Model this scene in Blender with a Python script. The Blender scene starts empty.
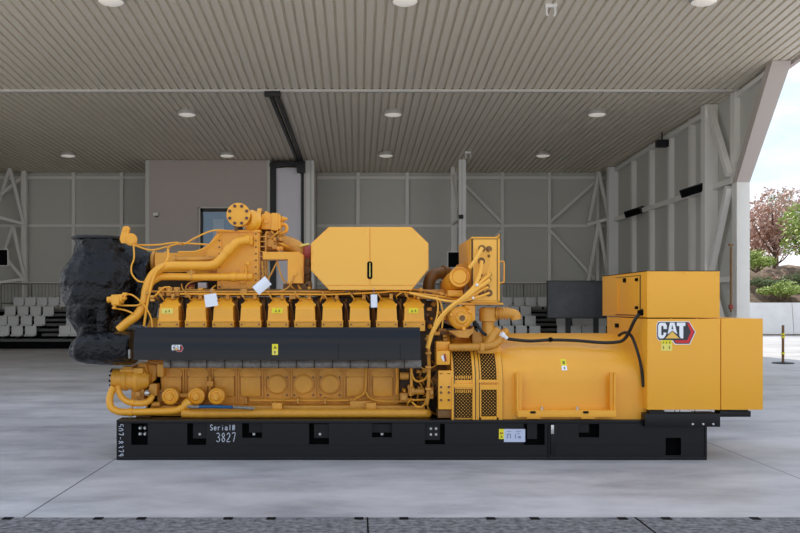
import bpy, bmesh, math, random
from mathutils import Vector, Matrix, noise
random.seed(7)
SC = bpy.context.scene
COL = SC.collection
F, CX, HY, CH = 893.0, 358.0, 305.0, 1.65      # focal length in pixels, vanishing point, eye height

def X(px, Y): return (px - CX) * Y / F
def Z(py, Y): return CH + (HY - py) * Y / F
def V(px, py, Y): return Vector((X(px, Y), Y, Z(py, Y)))

# ------------------------------------------------------------------ materials
def lin(c):
    return tuple(((v / 255) / 12.92 if v / 255 <= .04045 else ((v / 255 + .055) / 1.055) ** 2.4) for v in c)

def mat(name, rgb, rough=.5, metal=0., spec=.5, var=0., scale=6., dark=None, bump=0., bscale=40., emit=0., coat=0.):
    m = bpy.data.materials.new(name); m.use_nodes = True
    nt = m.node_tree; b = nt.nodes['Principled BSDF']
    c = lin(rgb) + (1,)
    b.inputs['Base Color'].default_value = c
    b.inputs['Roughness'].default_value = rough
    b.inputs['Metallic'].default_value = metal
    b.inputs['Specular IOR Level'].default_value = spec
    b.inputs['Coat Weight'].default_value = coat
    b.inputs['Coat Roughness'].default_value = .15
    tc = nt.nodes.new('ShaderNodeTexCoord')
    if var > 0:
        n = nt.nodes.new('ShaderNodeTexNoise'); n.inputs['Scale'].default_value = scale
        n.inputs['Detail'].default_value = 6; n.inputs['Roughness'].default_value = .65
        nt.links.new(tc.outputs['Object'], n.inputs['Vector'])
        r = nt.nodes.new('ShaderNodeValToRGB')
        r.color_ramp.elements[0].position = .35; r.color_ramp.elements[1].position = .65
        d = lin(dark) if dark else tuple(v * .6 for v in c[:3])
        r.color_ramp.elements[0].color = tuple(a * (1 - var) + q * var for a, q in zip(c[:3], d)) + (1,)
        r.color_ramp.elements[1].color = c
        nt.links.new(n.outputs['Fac'], r.inputs['Fac'])
        nt.links.new(r.outputs['Color'], b.inputs['Base Color'])
        rr = nt.nodes.new('ShaderNodeMapRange')
        rr.inputs['To Min'].default_value = min(1, rough + .1); rr.inputs['To Max'].default_value = max(0, rough - .1)
        nt.links.new(n.outputs['Fac'], rr.inputs['Value'])
        nt.links.new(rr.outputs['Result'], b.inputs['Roughness'])
    if bump > 0:
        n2 = nt.nodes.new('ShaderNodeTexNoise'); n2.inputs['Scale'].default_value = bscale; n2.inputs['Detail'].default_value = 5
        nt.links.new(tc.outputs['Object'], n2.inputs['Vector'])
        bp = nt.nodes.new('ShaderNodeBump'); bp.inputs['Strength'].default_value = bump; bp.inputs['Distance'].default_value = .05 if name == 'black_plastic_film' else .02
        nt.links.new(n2.outputs['Fac'], bp.inputs['Height'])
        nt.links.new(bp.outputs['Normal'], b.inputs['Normal'])
    if emit > 0:
        b.inputs['Emission Color'].default_value = c
        b.inputs['Emission Strength'].default_value = emit
    return m

M = {}
M['yellow'] = mat('yellow_paint', (240, 171, 48), .3, var=.18, scale=3., dark=(214, 144, 38), bump=.02, bscale=90)
M['panel'] = mat('yellow_panel_paint', (240, 172, 46), .34, var=.12, scale=2., dark=(230, 158, 40))
M['enclosure'] = mat('yellow_enclosure_paint', (246, 184, 74), .42, var=.1, scale=2., dark=(240, 172, 60))
M['dusty'] = mat('dusty_yellow_paint', (214, 152, 54), .45, var=.45, scale=5., dark=(150, 98, 34), bump=.03, bscale=60)
M['block'] = mat('cast_yellow_paint', (232, 166, 54), .42, var=.35, scale=4., dark=(170, 112, 36), bump=.05, bscale=80)
M['brown'] = mat('heat_browned_paint', (132, 92, 40), .5, var=.55, scale=7., dark=(74, 52, 28))
M['shade_brown'] = mat('dark_shade_brown', (66, 48, 26), .6, var=.6, scale=9., dark=(30, 24, 18))  # dark brown that puts shade into the colour of engine gaps and backings
M['black'] = mat('black_paint', (12, 13, 17), .38, spec=.32, var=.3, scale=2., dark=(10, 11, 14))
M['shield'] = mat('black_shield_paint', (15, 16, 22), .18, spec=.34, var=.25, scale=2.5, dark=(16, 16, 19))
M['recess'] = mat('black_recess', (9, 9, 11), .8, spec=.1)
M['rubber'] = mat('black_rubber', (22, 22, 24), .6)
M['wrap'] = mat('black_plastic_film', (10, 10, 13), .22, spec=.3, var=.4, scale=7., dark=(5, 5, 7), bump=1., bscale=13.)
M['steel'] = mat('bright_steel', (200, 200, 200), .3, metal=.9)
M['bolt'] = mat('dark_bolt', (88, 58, 66), .5, metal=.2)
M['zinc'] = mat('zinc_bolt', (205, 208, 205), .4, metal=.3)
M['foil'] = mat('grey_lagging', (150, 146, 140), .5, metal=.1, var=.6, scale=25., dark=(80, 78, 76), bump=.3, bscale=40)
M['blue'] = mat('blue_hose', (14, 84, 130), .5)
M['paper'] = mat('white_paper', (232, 236, 244), .8)
M['plate'] = mat('pale_blue_label', (196, 204, 226), .5)
M['ink'] = mat('grey_ink', (140, 146, 172), .7)
M['sticker'] = mat('yellow_sticker', (235, 222, 40), .5)
M['sticker_pale'] = mat('pale_yellow_sticker', (236, 222, 110), .5)
M['sticker_ink'] = mat('dark_sticker_print', (128, 120, 40), .6)
M['chalk'] = mat('white_paint_pen', (190, 196, 206), .8)
M['white'] = mat('white_vinyl', (238, 240, 244), .45)
M['red'] = mat('red_vinyl', (206, 32, 44), .4)
M['badge'] = mat('charcoal_vinyl', (44, 46, 56), .4)
M['badgeyellow'] = mat('emblem_yellow', (236, 190, 84), .45)
M['redpaint'] = mat('dull_red', (150, 60, 46), .6)
M['wall'] = mat('grey_cladding', (204, 202, 192), .7, var=.06, scale=.6)
M['post'] = mat('pale_grey_steel', (238, 234, 226), .6, var=.1, scale=1.)
M['postlight'] = mat('white_grey_steel', (242, 240, 236), .55, var=.06, scale=1.)
M['fin'] = mat('pale_fin_cladding', (198, 186, 178), .6)
M['room'] = mat('taupe_cladding', (186, 174, 166), .7, var=.08, scale=.5)
M['ceil'] = mat('ribbed_sheet', (230, 219, 200), .4, metal=.0, var=.05, scale=.5)
M['flash'] = mat('pale_flashing', (205, 200, 192), .5)
M['roof'] = mat('roof_deck', (120, 118, 114), .8)
M['dark'] = mat('near_black_frame', (20, 19, 19), .5)
M['doorpanel'] = mat('grey_door_panel', (226, 222, 226), .5)
M['seat'] = mat('grey_seat_plastic', (214, 212, 208), .6, var=.08, scale=12.)
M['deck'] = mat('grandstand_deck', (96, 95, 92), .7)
M['rail'] = mat('grey_handrail', (105, 102, 98), .5)
M['lens'] = mat('lamp_lens', (240, 232, 222), .3, emit=.22)
M['lampbody'] = mat('lamp_body', (190, 186, 178), .45, metal=.2)
M['bark'] = mat('bark', (96, 78, 64), .9, bump=.4, bscale=20)
M['barrier'] = mat('pale_concrete', (236, 233, 228), .8, var=.2, scale=1.5, dark=(165, 160, 155))
M['bank'] = mat('brown_earth', (140, 112, 92), .95, var=.9, scale=3.2, dark=(78, 72, 48), bump=1., bscale=5)
M['beige'] = mat('beige_paint', (205, 195, 172), .7)
def leaf(name, rgb, var):
    m = mat(name, rgb, .7, var=var, scale=1.2); return m
M['leafred'] = leaf('russet_leaves', (192, 152, 132), .5)
M['leafgreen'] = leaf('green_leaves', (160, 176, 84), .5)
M['leafdark'] = leaf('olive_leaves', (126, 138, 88), .6)

def screen_mat():
    m = mat('perforated_screen', (150, 104, 44), .8, spec=.1)
    nt = m.node_tree; b = nt.nodes['Principled BSDF']
    tc = nt.nodes.new('ShaderNodeTexCoord'); sp = nt.nodes.new('ShaderNodeSeparateXYZ')
    nt.links.new(tc.outputs['Object'], sp.inputs[0])
    def node(op, a, v=None):
        n = nt.nodes.new('ShaderNodeMath'); n.operation = op
        nt.links.new(a, n.inputs[0])
        if v is not None:
            if isinstance(v, (int, float)): n.inputs[1].default_value = v
            else: nt.links.new(v, n.inputs[1])
        return n.outputs[0]
    k = 2 * math.pi / .036
    sx = node('SINE', node('MULTIPLY', sp.outputs[0], k))
    sz = node('SINE', node('MULTIPLY', sp.outputs[2], k))
    hole = node('LESS_THAN', node('MULTIPLY', sx, sz), .5)
    mx = nt.nodes.new('ShaderNodeMix'); mx.data_type = 'RGBA'
    mx.inputs[6].default_value = lin((214, 160, 74)) + (1,); mx.inputs[7].default_value = lin((48, 34, 18)) + (1,)
    nt.links.new(hole, mx.inputs[0]); nt.links.new(mx.outputs[2], b.inputs['Base Color'])
    return m
M['screen'] = screen_mat()

def glass_mat():
    m = mat('blue_window_glass', (122, 152, 180), .12, spec=.6)
    return m
M['glass'] = glass_mat()
M['sash'] = mat('pale_blue_blind', (178, 198, 214), .4)
M['tv'] = mat('dark_screen_glass', (62, 64, 72), .25, var=.8, scale=1.2, dark=(26, 27, 33))

def concrete_mat():
    m = mat('polished_concrete', (170, 165, 160), .5)
    nt = m.node_tree; b = nt.nodes['Principled BSDF']
    tc = nt.nodes.new('ShaderNodeTexCoord')
    mp = nt.nodes.new('ShaderNodeMapping'); mp.inputs['Scale'].default_value = (.6, 1.1, 1)
    nt.links.new(tc.outputs['Object'], mp.inputs[0])
    n1 = nt.nodes.new('ShaderNodeTexNoise'); n1.inputs['Scale'].default_value = 1.1; n1.inputs['Detail'].default_value = 9; n1.inputs['Roughness'].default_value = .68
    n2 = nt.nodes.new('ShaderNodeTexNoise'); n2.inputs['Scale'].default_value = .35; n2.inputs['Detail'].default_value = 4
    for n in (n1, n2): nt.links.new(mp.outputs[0], n.inputs['Vector'])
    r = nt.nodes.new('ShaderNodeValToRGB'); e = r.color_ramp.elements
    e[0].position = .3; e[0].color = lin((150, 148, 150)) + (1,)
    e[1].position = .72; e[1].color = lin((212, 208, 205)) + (1,)
    q = r.color_ramp.elements.new(.5); q.color = lin((188, 185, 184)) + (1,)
    nt.links.new(n1.outputs['Fac'], r.inputs[0])
    r2 = nt.nodes.new('ShaderNodeValToRGB'); e = r2.color_ramp.elements
    e[0].position = .36; e[0].color = (.84, .82, .8, 1); e[1].position = .6; e[1].color = (1, 1, 1, 1)
    nt.links.new(n2.outputs['Fac'], r2.inputs[0])
    mx = nt.nodes.new('ShaderNodeMix'); mx.data_type = 'RGBA'; mx.blend_type = 'MULTIPLY'; mx.inputs[0].default_value = 1
    nt.links.new(r.outputs[0], mx.inputs[6]); nt.links.new(r2.outputs[0], mx.inputs[7])
    # sawn joints
    sp = nt.nodes.new('ShaderNodeSeparateXYZ'); nt.links.new(tc.outputs['Object'], sp.inputs[0])
    def joint(out, off, period, w):
        a = nt.nodes.new('ShaderNodeMath'); a.operation = 'SUBTRACT'; a.inputs[1].default_value = off
        nt.links.new(out, a.inputs[0])
        p = nt.nodes.new('ShaderNodeMath'); p.operation = 'PINGPONG'; p.inputs[1].default_value = period / 2
        nt.links.new(a.outputs[0], p.inputs[0])
        l = nt.nodes.new('ShaderNodeMath'); l.operation = 'LESS_THAN'; l.inputs[1].default_value = w
        nt.links.new(p.outputs[0], l.inputs[0]); return l.outputs[0]
    j1 = joint(sp.outputs[0], -2.6, 6.8, .007); j2 = joint(sp.outputs[1], 12.7, 6.8, .008)
    mm = nt.nodes.new('ShaderNodeMath'); mm.operation = 'MAXIMUM'
    nt.links.new(j1, mm.inputs[0]); nt.links.new(j2, mm.inputs[1])
    m2 = nt.nodes.new('ShaderNodeMix'); m2.data_type = 'RGBA'
    nt.links.new(mm.outputs[0], m2.inputs[0]); nt.links.new(mx.outputs[2], m2.inputs[6]); m2.inputs[7].default_value = lin((86, 84, 84)) + (1,)
    nt.links.new(m2.outputs[2], b.inputs['Base Color'])
    rr = nt.nodes.new('ShaderNodeMapRange'); rr.inputs['To Min'].default_value = .36; rr.inputs['To Max'].default_value = .62
    nt.links.new(n1.outputs['Fac'], rr.inputs['Value']); nt.links.new(rr.outputs[0], b.inputs['Roughness'])
    bp = nt.nodes.new('ShaderNodeBump'); bp.inputs['Strength'].default_value = .08; bp.inputs['Distance'].default_value = .01
    nt.links.new(n1.outputs['Fac'], bp.inputs['Height']); nt.links.new(bp.outputs[0], b.inputs['Normal'])
    return m
M['concrete'] = concrete_mat()
M['bounce_ground'] = mat('pale_bounce_ground', (205, 200, 192), .8, var=.2, scale=.8)  # for the unseen ground, pale to bounce sunlight
M['asphalt'] = mat('rough_paving', (142, 138, 136), .85, var=.9, scale=16., dark=(58, 56, 58), bump=1., bscale=45)

# ------------------------------------------------------------------ mesh builder
class MB:
    def __init__(s): s.bm = bmesh.new(); s.mi = 0
    def _tag(s, faces):
        for f in faces: f.material_index = s.mi
    def box(s, x0, x1, y0, y1, z0, z1, bev=0., rot=None, seg=2):
        r = bmesh.ops.create_cube(s.bm, size=1)
        vs = r['verts']
        c = Vector(((x0 + x1) / 2, (y0 + y1) / 2, (z0 + z1) / 2)); d = Vector((abs(x1 - x0), abs(y1 - y0), abs(z1 - z0)))
        for v in vs:
            p = Vector((v.co.x * d.x, v.co.y * d.y, v.co.z * d.z))
            if rot is not None: p = rot @ p
            v.co = c + p
        fs = {f for v in vs for f in v.link_faces}; s._tag(fs)
        if bev > 0:
            es = list({e for v in vs for e in v.link_edges})
            r = bmesh.ops.bevel(s.bm, geom=es, offset=min(bev, min(d) * .45), segments=seg, affect='EDGES', profile=.6)
            s._tag(r['faces'])
        return s
    def pbox(s, px0, py0, px1, py1, Y0, Y1, bev=0.):       # front face seen at Y0 between two pixels, running back to Y1
        return s.box(X(px0, Y0), X(px1, Y0), Y0, Y1, Z(py1, Y0), Z(py0, Y0), bev)
    def bar(s, p0, p1, w, h):                              # rectangular bar between two points
        p0, p1 = Vector(p0), Vector(p1); d = p1 - p0; L = d.length; d.normalize()
        up = Vector((0, 1, 0)) if abs(d.y) < .9 else Vector((0, 0, 1))
        a = d.cross(up).normalized(); b = a.cross(d)
        vs = [s.bm.verts.new(q + a * w / 2 * i + b * h / 2 * j) for q in (p0, p1) for i, j in ((-1, -1), (1, -1), (1, 1), (-1, 1))]
        F_ = [(0, 1, 2, 3), (7, 6, 5, 4), (0, 4, 5, 1), (1, 5, 6, 2), (2, 6, 7, 3), (3, 7, 4, 0)]
        s._tag([s.bm.faces.new([vs[i] for i in f]) for f in F_]); return s
    def prism(s, pts, Y0, Y1, bev=0.):                     # (X, Z) outline extruded along Y
        n = len(pts)
        a = [s.bm.verts.new((p[0], Y0, p[1])) for p in pts]; b = [s.bm.verts.new((p[0], Y1, p[1])) for p in pts]
        fs = [s.bm.faces.new(a), s.bm.faces.new(b[::-1])]
        for i in range(n):
            j = (i + 1) % n; fs.append(s.bm.faces.new((a[i], b[i], b[j], a[j])))
        bmesh.ops.recalc_face_normals(s.bm, faces=fs); s._tag(fs)
        if bev > 0:
            es = [e for e in fs[0].edges]
            r = bmesh.ops.bevel(s.bm, geom=es, offset=bev, segments=2, affect='EDGES'); s._tag(r['faces'])
        return s
    def pprism(s, pts, Y0, Y1, bev=0.): return s.prism([(X(a, Y0), Z(b, Y0)) for a, b in pts], Y0, Y1, bev)
    def prismx(s, pts, X0, X1):                            # (Y, Z) outline extruded along X
        n = len(pts)
        a = [s.bm.verts.new((X0, p[0], p[1])) for p in pts]; b = [s.bm.verts.new((X1, p[0], p[1])) for p in pts]
        fs = [s.bm.faces.new(a), s.bm.faces.new(b[::-1])]
        for i in range(n):
            j = (i + 1) % n; fs.append(s.bm.faces.new((a[i], b[i], b[j], a[j])))
        bmesh.ops.recalc_face_normals(s.bm, faces=fs); s._tag(fs); return s
    def loft(s, rings, cap=True):                          # rings: lists of Vectors, equal length
        R = [[s.bm.verts.new(p) for p in r] for r in rings]; n = len(R[0]); fs = []
        for a, b in zip(R, R[1:]):
            for i in range(n):
                j = (i + 1) % n; fs.append(s.bm.faces.new((a[i], a[j], b[j], b[i])))
        if cap: fs.append(s.bm.faces.new(R[0][::-1])); fs.append(s.bm.faces.new(R[-1]))
        bmesh.ops.recalc_face_normals(s.bm, faces=fs); s._tag(fs); return s
    def cone(s, p0, p1, r0, r1=None, n=28):
        p0, p1 = Vector(p0), Vector(p1); r1 = r0 if r1 is None else r1
        return s.lathe(p0, p1, [(0, r0), (1, r1)], n)
    def lathe(s, p0, p1, prof, n=28):                      # prof: (t along the axis, radius)
        p0, p1 = Vector(p0), Vector(p1); d = (p1 - p0); u = d.normalized()
        a = u.orthogonal().normalized(); b = u.cross(a)
        return s.loft([[p0 + d * t + (a * math.cos(2 * math.pi * i / n) + b * math.sin(2 * math.pi * i / n)) * max(r, 1e-4) for i in range(n)] for t, r in prof])
    def tube(s, pts, r, n=10, sub=6, smooth=True):
        P = [Vector(p) for p in pts]
        if smooth and len(P) > 2:
            Q = []
            E = [P[0] * 2 - P[1]] + P + [P[-1] * 2 - P[-2]]
            for i in range(1, len(E) - 2):
                p0, p1, p2, p3 = E[i - 1:i + 3]
                for k in range(sub):
                    t = k / sub
                    Q.append(.5 * ((2 * p1) + (p2 - p0) * t + (2 * p0 - 5 * p1 + 4 * p2 - p3) * t * t + (3 * p1 - p0 - 3 * p2 + p3) * t ** 3))
            P = Q + [P[-1]]
        t = (P[1] - P[0]).normalized(); a = t.orthogonal().normalized(); rings = []
        for i, p in enumerate(P):
            d = (P[min(i + 1, len(P) - 1)] - P[max(i - 1, 0)]).normalized()
            a = (a - d * a.dot(d)).normalized(); b = d.cross(a)
            rr = r[0] + (r[1] - r[0]) * i / (len(P) - 1) if isinstance(r, tuple) else r
            rings.append([p + (a * math.cos(2 * math.pi * k / n) + b * math.sin(2 * math.pi * k / n)) * rr for k in range(n)])
        return s.loft(rings)
    def ptube(s, pts, rpx, n=10, sub=6, smooth=True):
        y = sum(p[2] for p in pts) / len(pts)
        return s.tube([V(*p) for p in pts], rpx * y / F, n, sub, smooth)
    def ball(s, c, r, n=16):
        if isinstance(r, (int, float)): r = (r, r, r)
        c = Vector(c)
        R = [[c + Vector((r[0] * math.sin(math.pi * i / n) * math.cos(2 * math.pi * j / n), r[1] * math.sin(math.pi * i / n) * math.sin(2 * math.pi * j / n), r[2] * math.cos(math.pi * i / n))) for j in range(n)] for i in range(1, n)]
        return s.loft(R)
    def arc(s, X0, X1, r0, r1, t0, t1, ay, az, n=16, ky=1.275, kz=.74):  # curved slab about an axis along X: half ellipse above, straight sides below; 0 faces the camera, 90 is up
        rings = []
        for i in range(n + 1):
            t = math.radians(t0 + (t1 - t0) * i / n); c, q = -math.cos(t), math.sin(t)
            if t < 0: c = -1.
            if t > math.pi: c = 1.
            rings.append([Vector((x, ay + c * (ky * .69 + r - .69), az + q * (kz * .69 + r - .69))) for x, r in ((X0, r0), (X1, r0), (X1, r1), (X0, r1))])
        return s.loft(rings)
    def build(s, name, m, parent=None, origin=None, ang=35, label=None):
        me = bpy.data.meshes.new(name)
        if origin is None:
            origin = Vector((0, 0, 0)); q = parent
            while q is not None: origin = origin + q.location; q = q.parent
            off = origin if parent is not None else None
        else: off = Vector(origin)
        if off is not None: bmesh.ops.translate(s.bm, verts=s.bm.verts, vec=-off)
        s.bm.normal_update(); s.bm.to_mesh(me); s.bm.free()
        for k in (m if isinstance(m, (list, tuple)) else [m]): me.materials.append(M[k] if isinstance(k, str) else k)
        me.shade_smooth(); me.set_sharp_from_angle(angle=math.radians(ang))
        o = bpy.data.objects.new(name, me); COL.objects.link(o)
        if parent is not None: o.parent = parent
        elif off is not None: o.location = off
        if label: o['label'] = label
        return o

def tag(o, label, cat, group=None):
    o['label'] = label; o['category'] = cat
    if group: o['group'] = group
    return o
def empty(name, loc):
    o = bpy.data.objects.new(name, None); o.location = loc; o.empty_display_size = .1; COL.objects.link(o); return o
def struct(o): o['kind'] = 'structure'; return o
def copy_tree(o, parent=None):
    c = o.copy(); COL.objects.link(c)
    if parent is not None: c.parent = parent
    for ch in [q for q in bpy.data.objects if q.parent == o]: copy_tree(ch, c)
    return c
SKY, SUN, EXPO = .95, 4.3, .52
# ------------------------------------------------------------------ the hall
YB, YM, XR, XL = 38.0, 24.9, 10.5, -15.7
def zrear(y): return 7.64 - .028 * (y - YM)
def zfront(y): return 7.64 + .082 * (YM - y)
YE = 16.8                                           # outer edge of the canopy
XE = 10.98

# ground
struct(MB().box(-60, 90, 6.95, 140, -.4, 0).build('floor', 'concrete'))
pv = struct(MB().box(-60, 90, 5.9, 6.945, -.4, -.004).build('pavement', 'asphalt'))
struct(MB().box(-90, 90, -90, 5.89, -.4, -.008).build('ground', 'bounce_ground'))  # unseen ground out front, made pale to bounce sunlight under the roof
for px in (7, 98, 141, 228, 271, 359, 404, 491, 535, 623, 667, 756):
    b = MB(); y = 6.9; b.box(X(px - 4.5, y), X(px + 4.5, y), 6.88, 6.945, -.0035, .0015); b.build('drain_hole', 'recess', pv)
for px in (367.5, 637):
    b = MB(); x = X(px, 6.9); b.box(x - .006, x + .006, 5.9, 6.945, -.0035, .0005); b.build('pavement_joint', 'recess', pv)

# ceilings: ribbed sheet, ribs run front to back
def ribbed(name, y0, y1, zf, x0, x1):
    b = MB(); pitch = .223; prof = []
    x = x0
    while x < x1:
        prof += [(x, 0), (x + .145, 0), (x + .16, .05), (x + .205, .05), (x + pitch - .003, 0)]
        x += pitch
    r = [[b.bm.verts.new((px_, y, zf(y) + dz)) for px_, dz in prof] for y in (y0, y1)]
    for i in range(len(prof) - 1): b.bm.faces.new((r[0][i], r[0][i + 1], r[1][i + 1], r[1][i]))
    return struct(b.build(name, 'ceil', ang=20))
ribbed('ceiling', YM, YB + .2, zrear, XL - .3, XR + .1)
ribbed('ceiling_front', YE, YM, zfront, XL - .6, XE)
b = MB(); b.box(XL - .3, XE, YM - .05, YM + .05, 7.59, 7.66); struct(b.build('trim_1', 'flash'))
b = MB(); b.prismx([(YE, zfront(YE) + .06), (YM, zfront(YM) + .06), (YB + .3, zrear(YB) + .07), (YB + .3, 8.5), (YE, 9.3)], XL - .6, XE)
struct(b.build('roof', 'roof'))
b = MB(); b.prismx([(YE - .15, zfront(YE) - .1), (YE, zfront(YE) - .1), (YE, 9.3), (YE - .15, 9.3)], XL - .6, XE + .12); struct(b.build('trim_2', 'fin'))
b = MB(); b.prismx([(YE - .15, zfront(YE) - .08), (YM - 1.5, zfront(YM - 1.5) - .08), (YM - 1.5, 8.7), (YE - .15, 9.35)], XE, XE + .12); struct(b.build('trim_3', 'fin'))

# back wall
wb = struct(MB().box(XL - .2, XR + .3, YB, YB + .2, 0, 8).build('wall_back', 'wall'))
def wpart(parent, name, m, f):
    b = MB(); f(b); return b.build(name, m, parent)
yb = YB - .06
for px in (74, 122, 358, 407, 455, 502, 549, 597):
    x = X(px, yb); wpart(wb, 'post', 'post', lambda b: b.box(x - .07, x + .07, YB - .16, YB - .002, 0, zrear(YB)))
zg = Z(226, YB)
for x0, x1 in ((XL, X(147, YB)), (X(314, YB), XR)):
    for z in (zg, Z(178, YB) , 2.55):
        wpart(wb, 'girt', 'post', lambda b: b.box(x0, x1, YB - .12, YB - .003, z - .06, z + .06))
    for z in (3.1, 4.05, 5.9, 6.4):
        wpart(wb, 'cladding_joint', 'wall', lambda b: b.box(x0, x1, YB - .014, YB + .01, z - .012, z + .012))
for (a, c, d, e) in ((463, 183, 502, 223), (549, 223, 596, 181), (549, 229, 594, 279), (502, 229, 463, 275)):
    wpart(wb, 'brace', 'post', lambda b: b.bar(V(a, c, YB - .2), V(d, e, YB - .2), .11, .08))
# left wall, only its far corner is in the frame
wl = struct(MB().box(XL - .2, XL, YM - 3, YB, 0, 7.7).build('wall_left', 'wall'))
for y in (37.75, 32, 28):
    wpart(wl, 'post', 'post', lambda b: b.box(XL, XL + .2, y - .12, y + .12, 0, zrear(y) - .02))
for z in (2.4, 5.0):
    wpart(wl, 'girt', 'post', lambda b: b.box(XL, XL + .13, YM - 2, YB - .3, z - .07, z + .07))
for (a, c, d, e) in ((10, 168, 24, 224), (10, 168, 0, 200), (1, 195, 20, 179), (-2, 217, 24, 224), (13, 226, 24.5, 276), (13, 226, 4, 255), (5, 257, 24, 279), (-2, 283, 24, 279)):
    wpart(wb, 'truss_brace', 'post', lambda b: b.bar(V(a, c, 37.0), V(d, e, 37.5), .12, .12))
wpart(wb, 'truss_column', 'post', lambda b: b.box(X(21, 37.5), X(26, 37.5), 37.5, 37.7, 0, zrear(37.5)))
# right wall with its posts, girts and truss braces
wr = struct(MB().box(XR + .14, XR + .4, YM, YB, 0, 8).build('wall_right', 'wall'))
def yr(px): return XR * F / (px - CX)
for px, w, d in ((632, .1, .14), (650, .1, .14), (669, .1, .14), (690, .1, .14)):
    y = yr(px); wpart(wr, 'post', 'post', lambda b: b.box(XR - .02, XR + .14, y - w, y + w, 0, zrear(y) - .02))
for px, w in ((614, .17), (711.5, .16)):
    y = yr(px); wpart(wr, 'column', 'postlight' if px < 700 else 'post', lambda b: b.box(XR - .26, XR + .13, y - w, y + w, 0, zrear(y) - .02))
for z, y0, y1 in ((5.14, YM + .1, 36.4), (2.38, YM + .1, 26.4), (7.45, 26.6, 36.4)):
    wpart(wr, 'girt', 'post', lambda b: b.prismx([(y0, z - .08 + (zrear(y0) - 7.6 if z > 7 else 0)), (y1, z - .08 + (zrear(y1) - 7.6 if z > 7 else 0)), (y1, z + .08 + (zrear(y1) - 7.6 if z > 7 else 0)), (y0, z + .08 + (zrear(y0) - 7.6 if z > 7 else 0))], XR - .04, XR + .13))
for (y0, z0, y1, z1) in ((26.45, 7.5, 25.0, 5.3), (25.05, 4.95, 26.4, 2.5), (26.3, 2.3, 25.0, .4)):
    wpart(wr, 'brace', 'post', lambda b: b.bar((XR - .1, y0, z0), (XR - .1, y1, z1), .17, .17))
for (p, q) in (((XR - .45, 37.3, 7.2), (XR - .75, 37.7, 5.2)), ((XR - .45, 37.3, 7.2), (XR - .1, 37.0, 5.2)), ((XR - .45, 37.3, 5.1), (XR - .8, 37.7, 2.6)), ((XR - .45, 37.3, 5.1), (XR - .1, 37.0, 2.6)), ((XR - .8, 37.7, 5.05), (XR, 36.9, 5.25))):
    wpart(wr, 'brace', 'post', lambda b: b.bar(p, q, .12, .12))
# front column of the right wall: straight below, leaning outwards above, with the triangular infill wall
wpart(wr, 'column', 'post', lambda b: b.box(XR - .03, XR + .33, YM - .22, YM + .12, 0, 5.05, .01))
wpart(wr, 'corner_post', 'post', lambda b: b.box(XR, XR + .2, YM + .0, YM + .3, 5.06, 7.62))
yt = 22.55
wpart(wr, 'leaning_fin', 'fin', lambda b: b.loft([[Vector((XR - .03, YM - .22, 5.05)), Vector((XR + .33, YM - .22, 5.05)), Vector((XR + .33, YM + .12, 5.05)), Vector((XR - .03, YM + .12, 5.05))], [Vector((XR - .03, yt, zfront(yt) - .01)), Vector((XR + .46, yt, zfront(yt) - .01)), Vector((XR + .46, yt + .36, zfront(yt) - .03)), Vector((XR - .03, yt + .36, zfront(yt) - .03))]]))
wpart(wr, 'infill_panel', 'wall', lambda b: b.prismx([(YM + .02, 5.1), (YM + .02, 7.64), (yt + .25, zfront(yt) - .02)], XR + .16, XR + .3))
wpart(wr, 'infill_trim', 'post', lambda b: b.bar((XR + .1, YM - .1, 7.5), (XR + .1, yt + .5, zfront(yt) - .18), .16, .12))
b = MB(); b.tube([V(731, 312, 24.6), V(731, 247, 24.6)], .032, 8); b.box(XR - .3, XR - .2, 24.52, 24.6, Z(246, 24.5), Z(243.5, 24.5)); b.build('conduit', 'brown', wr)
b = MB(); b.box(X(729.3, 24.5), X(732.7, 24.5), 24.45, 24.57, Z(309, 24.5), Z(304.5, 24.5), .01); b.build('switch_box', 'redpaint', wr)

# plant room in the middle of the back wall
YR = 35.1
x0, x1 = X(147, YR), X(270, YR)
wm = struct(MB().box(x0, x1, YR, YB - .01, 0, zrear(YR) - .01).build('wall_plant_room', 'room'))
wpart(wm, 'corner_trim', 'wall', lambda b: b.box(x0 - .06, x0 + .1, YR - .03, YR + .1, 0, zrear(YR) - .03))
wpart(wm, 'corner_trim', 'wall', lambda b: b.box(x1 - .12, x1, YR - .03, YR - .002, 0, zrear(YR) - .03))
for z in (1.9, 2.9, 3.9, 4.9, 5.9):
    wpart(wm, 'cladding_joint', 'room', lambda b: b.box(x0 + .1, x1 - .12, YR - .008, YR + .01, z - .01, z + .01))
w1 = struct(MB().pbox(203, 212, 238, 262, YR - .03, YR + .05).build('window_1', 'glass'))
b = MB()
for q in ((200, 208, 203, 262), (238, 208, 243, 262), (200, 208, 243, 211.5)): b.pbox(*q, YR - .07, YR - .002)
b.build('window_frame', 'dark', w1)
b = MB()
for q in ((198.8, 206.8, 200.2, 262), (242.8, 206.8, 244.2, 262), (198.8, 206.8, 244.2, 208.2)): b.pbox(*q, YR - .09, YR - .002)
b.build('window_trim', 'flash', w1)
b = MB(); b.pbox(213, 219, 224, 262, YR - .034, YR - .028); b.build('window_sash', 'sash', w1)
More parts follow.
